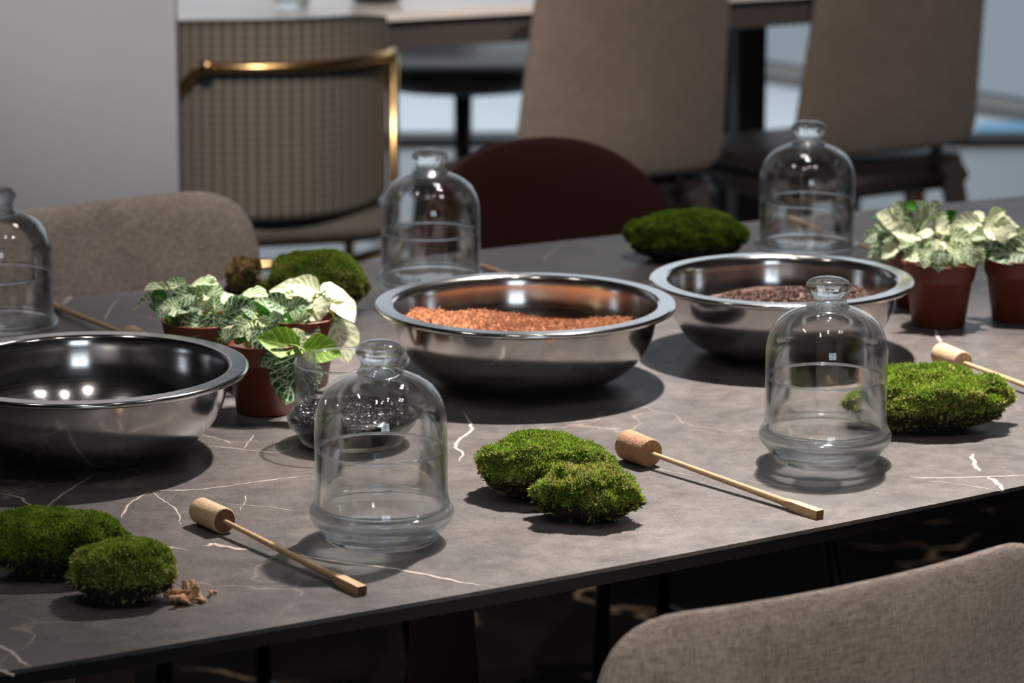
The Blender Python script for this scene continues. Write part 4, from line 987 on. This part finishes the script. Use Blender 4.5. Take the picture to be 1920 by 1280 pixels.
# far table with pale top
ta = P(330, 46, .76); tb = P(1560, -22, .76)
d = (tb-ta).normalized(); nrm = Vector((-d.y, d.x, 0))
ft = empty('dining_table', Vector((ta.x, ta.y, 0)), 0, label='far dining table with a pale marble top behind the woven chair', cat='table')
def rel(p, z): return (p.x-ta.x, p.y-ta.y, z)
c0 = ta-d*.55; c1 = tb+d*.35; c2 = c1+nrm*1.0; c3 = c0+nrm*1.0
def prism(nm, cs, z0, z1, m, par):
    V = [rel(c, z0) for c in cs]+[rel(c, z1) for c in cs]; n = len(cs)
    return obj(nm, mesh_from(nm, V, [tuple(range(n-1, -1, -1)), tuple(range(n, 2*n))]+[(i, (i+1) % n, n+(i+1) % n, n+i) for i in range(n)], m, False), par)
prism('tabletop', [c0, c1, c2, c3], .745, .76, M['marble'], ft)
prism('apron', [c0+d*.02+nrm*.02, c1-d*.02+nrm*.02, c2-d*.02-nrm*.02, c3+d*.02-nrm*.02], .69, .745, M['mwood'], ft)
for u_, v_ in ((.75, .12), (.75, .85)):
    base_ = c0+d*((c1-c0).length*u_)+nrm*v_
lp = PY(1402, 120, 7.0)
for cc in (Vector((lp.x, 7.0, 0)), c3+d*.2-nrm*.1, c2-d*.1-nrm*.1, c0+d*.15+nrm*.1):
    box('leg', (cc.x-ta.x, cc.y-ta.y, .353), (.062, .062, .705), M['darkwood'], ft, rz=AL*.4)
# things on the far table
gp = P(548, 14, .76)
tm = empty('water_glass', gp+Vector((0, .0, 0)), 0, label='clear glass standing on the far marble table', cat='glass')
obj('body', lathe('tumbler', smoothp([(0, .002), (.025, .002), (.030, .004), (.034, .05), (.036, .1)], 4)+smoothp([(.034, .1), (.032, .05), (.028, .012), (0, .010)], 4), M['gsolid'], 40), tm)
bp_ = P(706, 3, .76)
bd = empty('serving_bowl', bp_, 0, label='black round dish on the far marble table', cat='dish')
obj('body', lathe('dish', smoothp([(0, .001), (.03, .001), (.045, .006), (.052, .03), (.055, .06)], 4)+[(.052, .06), (.045, .02), (0, .012)], M['black'], 40), bd)

# dark stool-like chair beyond the far table
def dark_chair():
    o = PY(868, 130, 7.9); o = Vector((o.x, 7.9, 0))
    t = empty('side_chair', o, AL, label='dark upholstered chair beyond the far table, only its seat and column visible', cat='chair')
    so = [( .26*math.cos(2*PI*k/40), .26*math.sin(2*PI*k/40)) for k in range(40)]
    obj('seat', pillow('seat', so, .10, lambda x, y, o_: Vector((x, y, .42+o_)), M['darkseat']), t)
    v, f = tube_data([(0, 0, .38), (0, 0, .02)], [.022, .020], 16); obj('column', mesh_from('column', v, f, M['darkwood']), t)
    for a in (0, PI/2): obj('foot_bar', tubes('foot_bar', [([(-.24*math.cos(a+.6), -.24*math.sin(a+.6), .015), (.24*math.cos(a+.6), .24*math.sin(a+.6), .015)], .014)], M['darkwood'], 6), t)
    ol = round_poly([(-.22, .45), (.22, .45), (.2, .8), (-.2, .8)], [.04, .04, .08, .08])
    obj('backrest', pillow('backrest', ol, .04, lambda x, z, o_: Vector((x, .27+.05*(z-.45)+o_, z)), M['darkseat']), t)
dark_chair()
# orange wooden chair legs behind the right taupe chair
def wood_stool():
    b = PY(1655, 350, 7.6)
    o = Vector((b.x, 7.6, 0)); t = empty('stool', o, 0, label='orange wood stool half hidden behind the right taupe chair', cat='stool')
    for sx, sy in ((-1, -1), (1, -1), (1, 1), (-1, 1)):
        v, f = tube_data([(sx*.07, sy*.10, .40), (sx*.074, sy*.10, 0)], [.015, .012], 10); obj('leg', mesh_from('leg', v, f, M['orangewood']), t)
    so = [(.12*math.cos(2*PI*k/32), .14*math.sin(2*PI*k/32)) for k in range(32)]
    obj('seat', pillow('seat', so, .03, lambda x, y, o_: Vector((x, y, .41+o_)), M['orangewood']), t)
wood_stool()
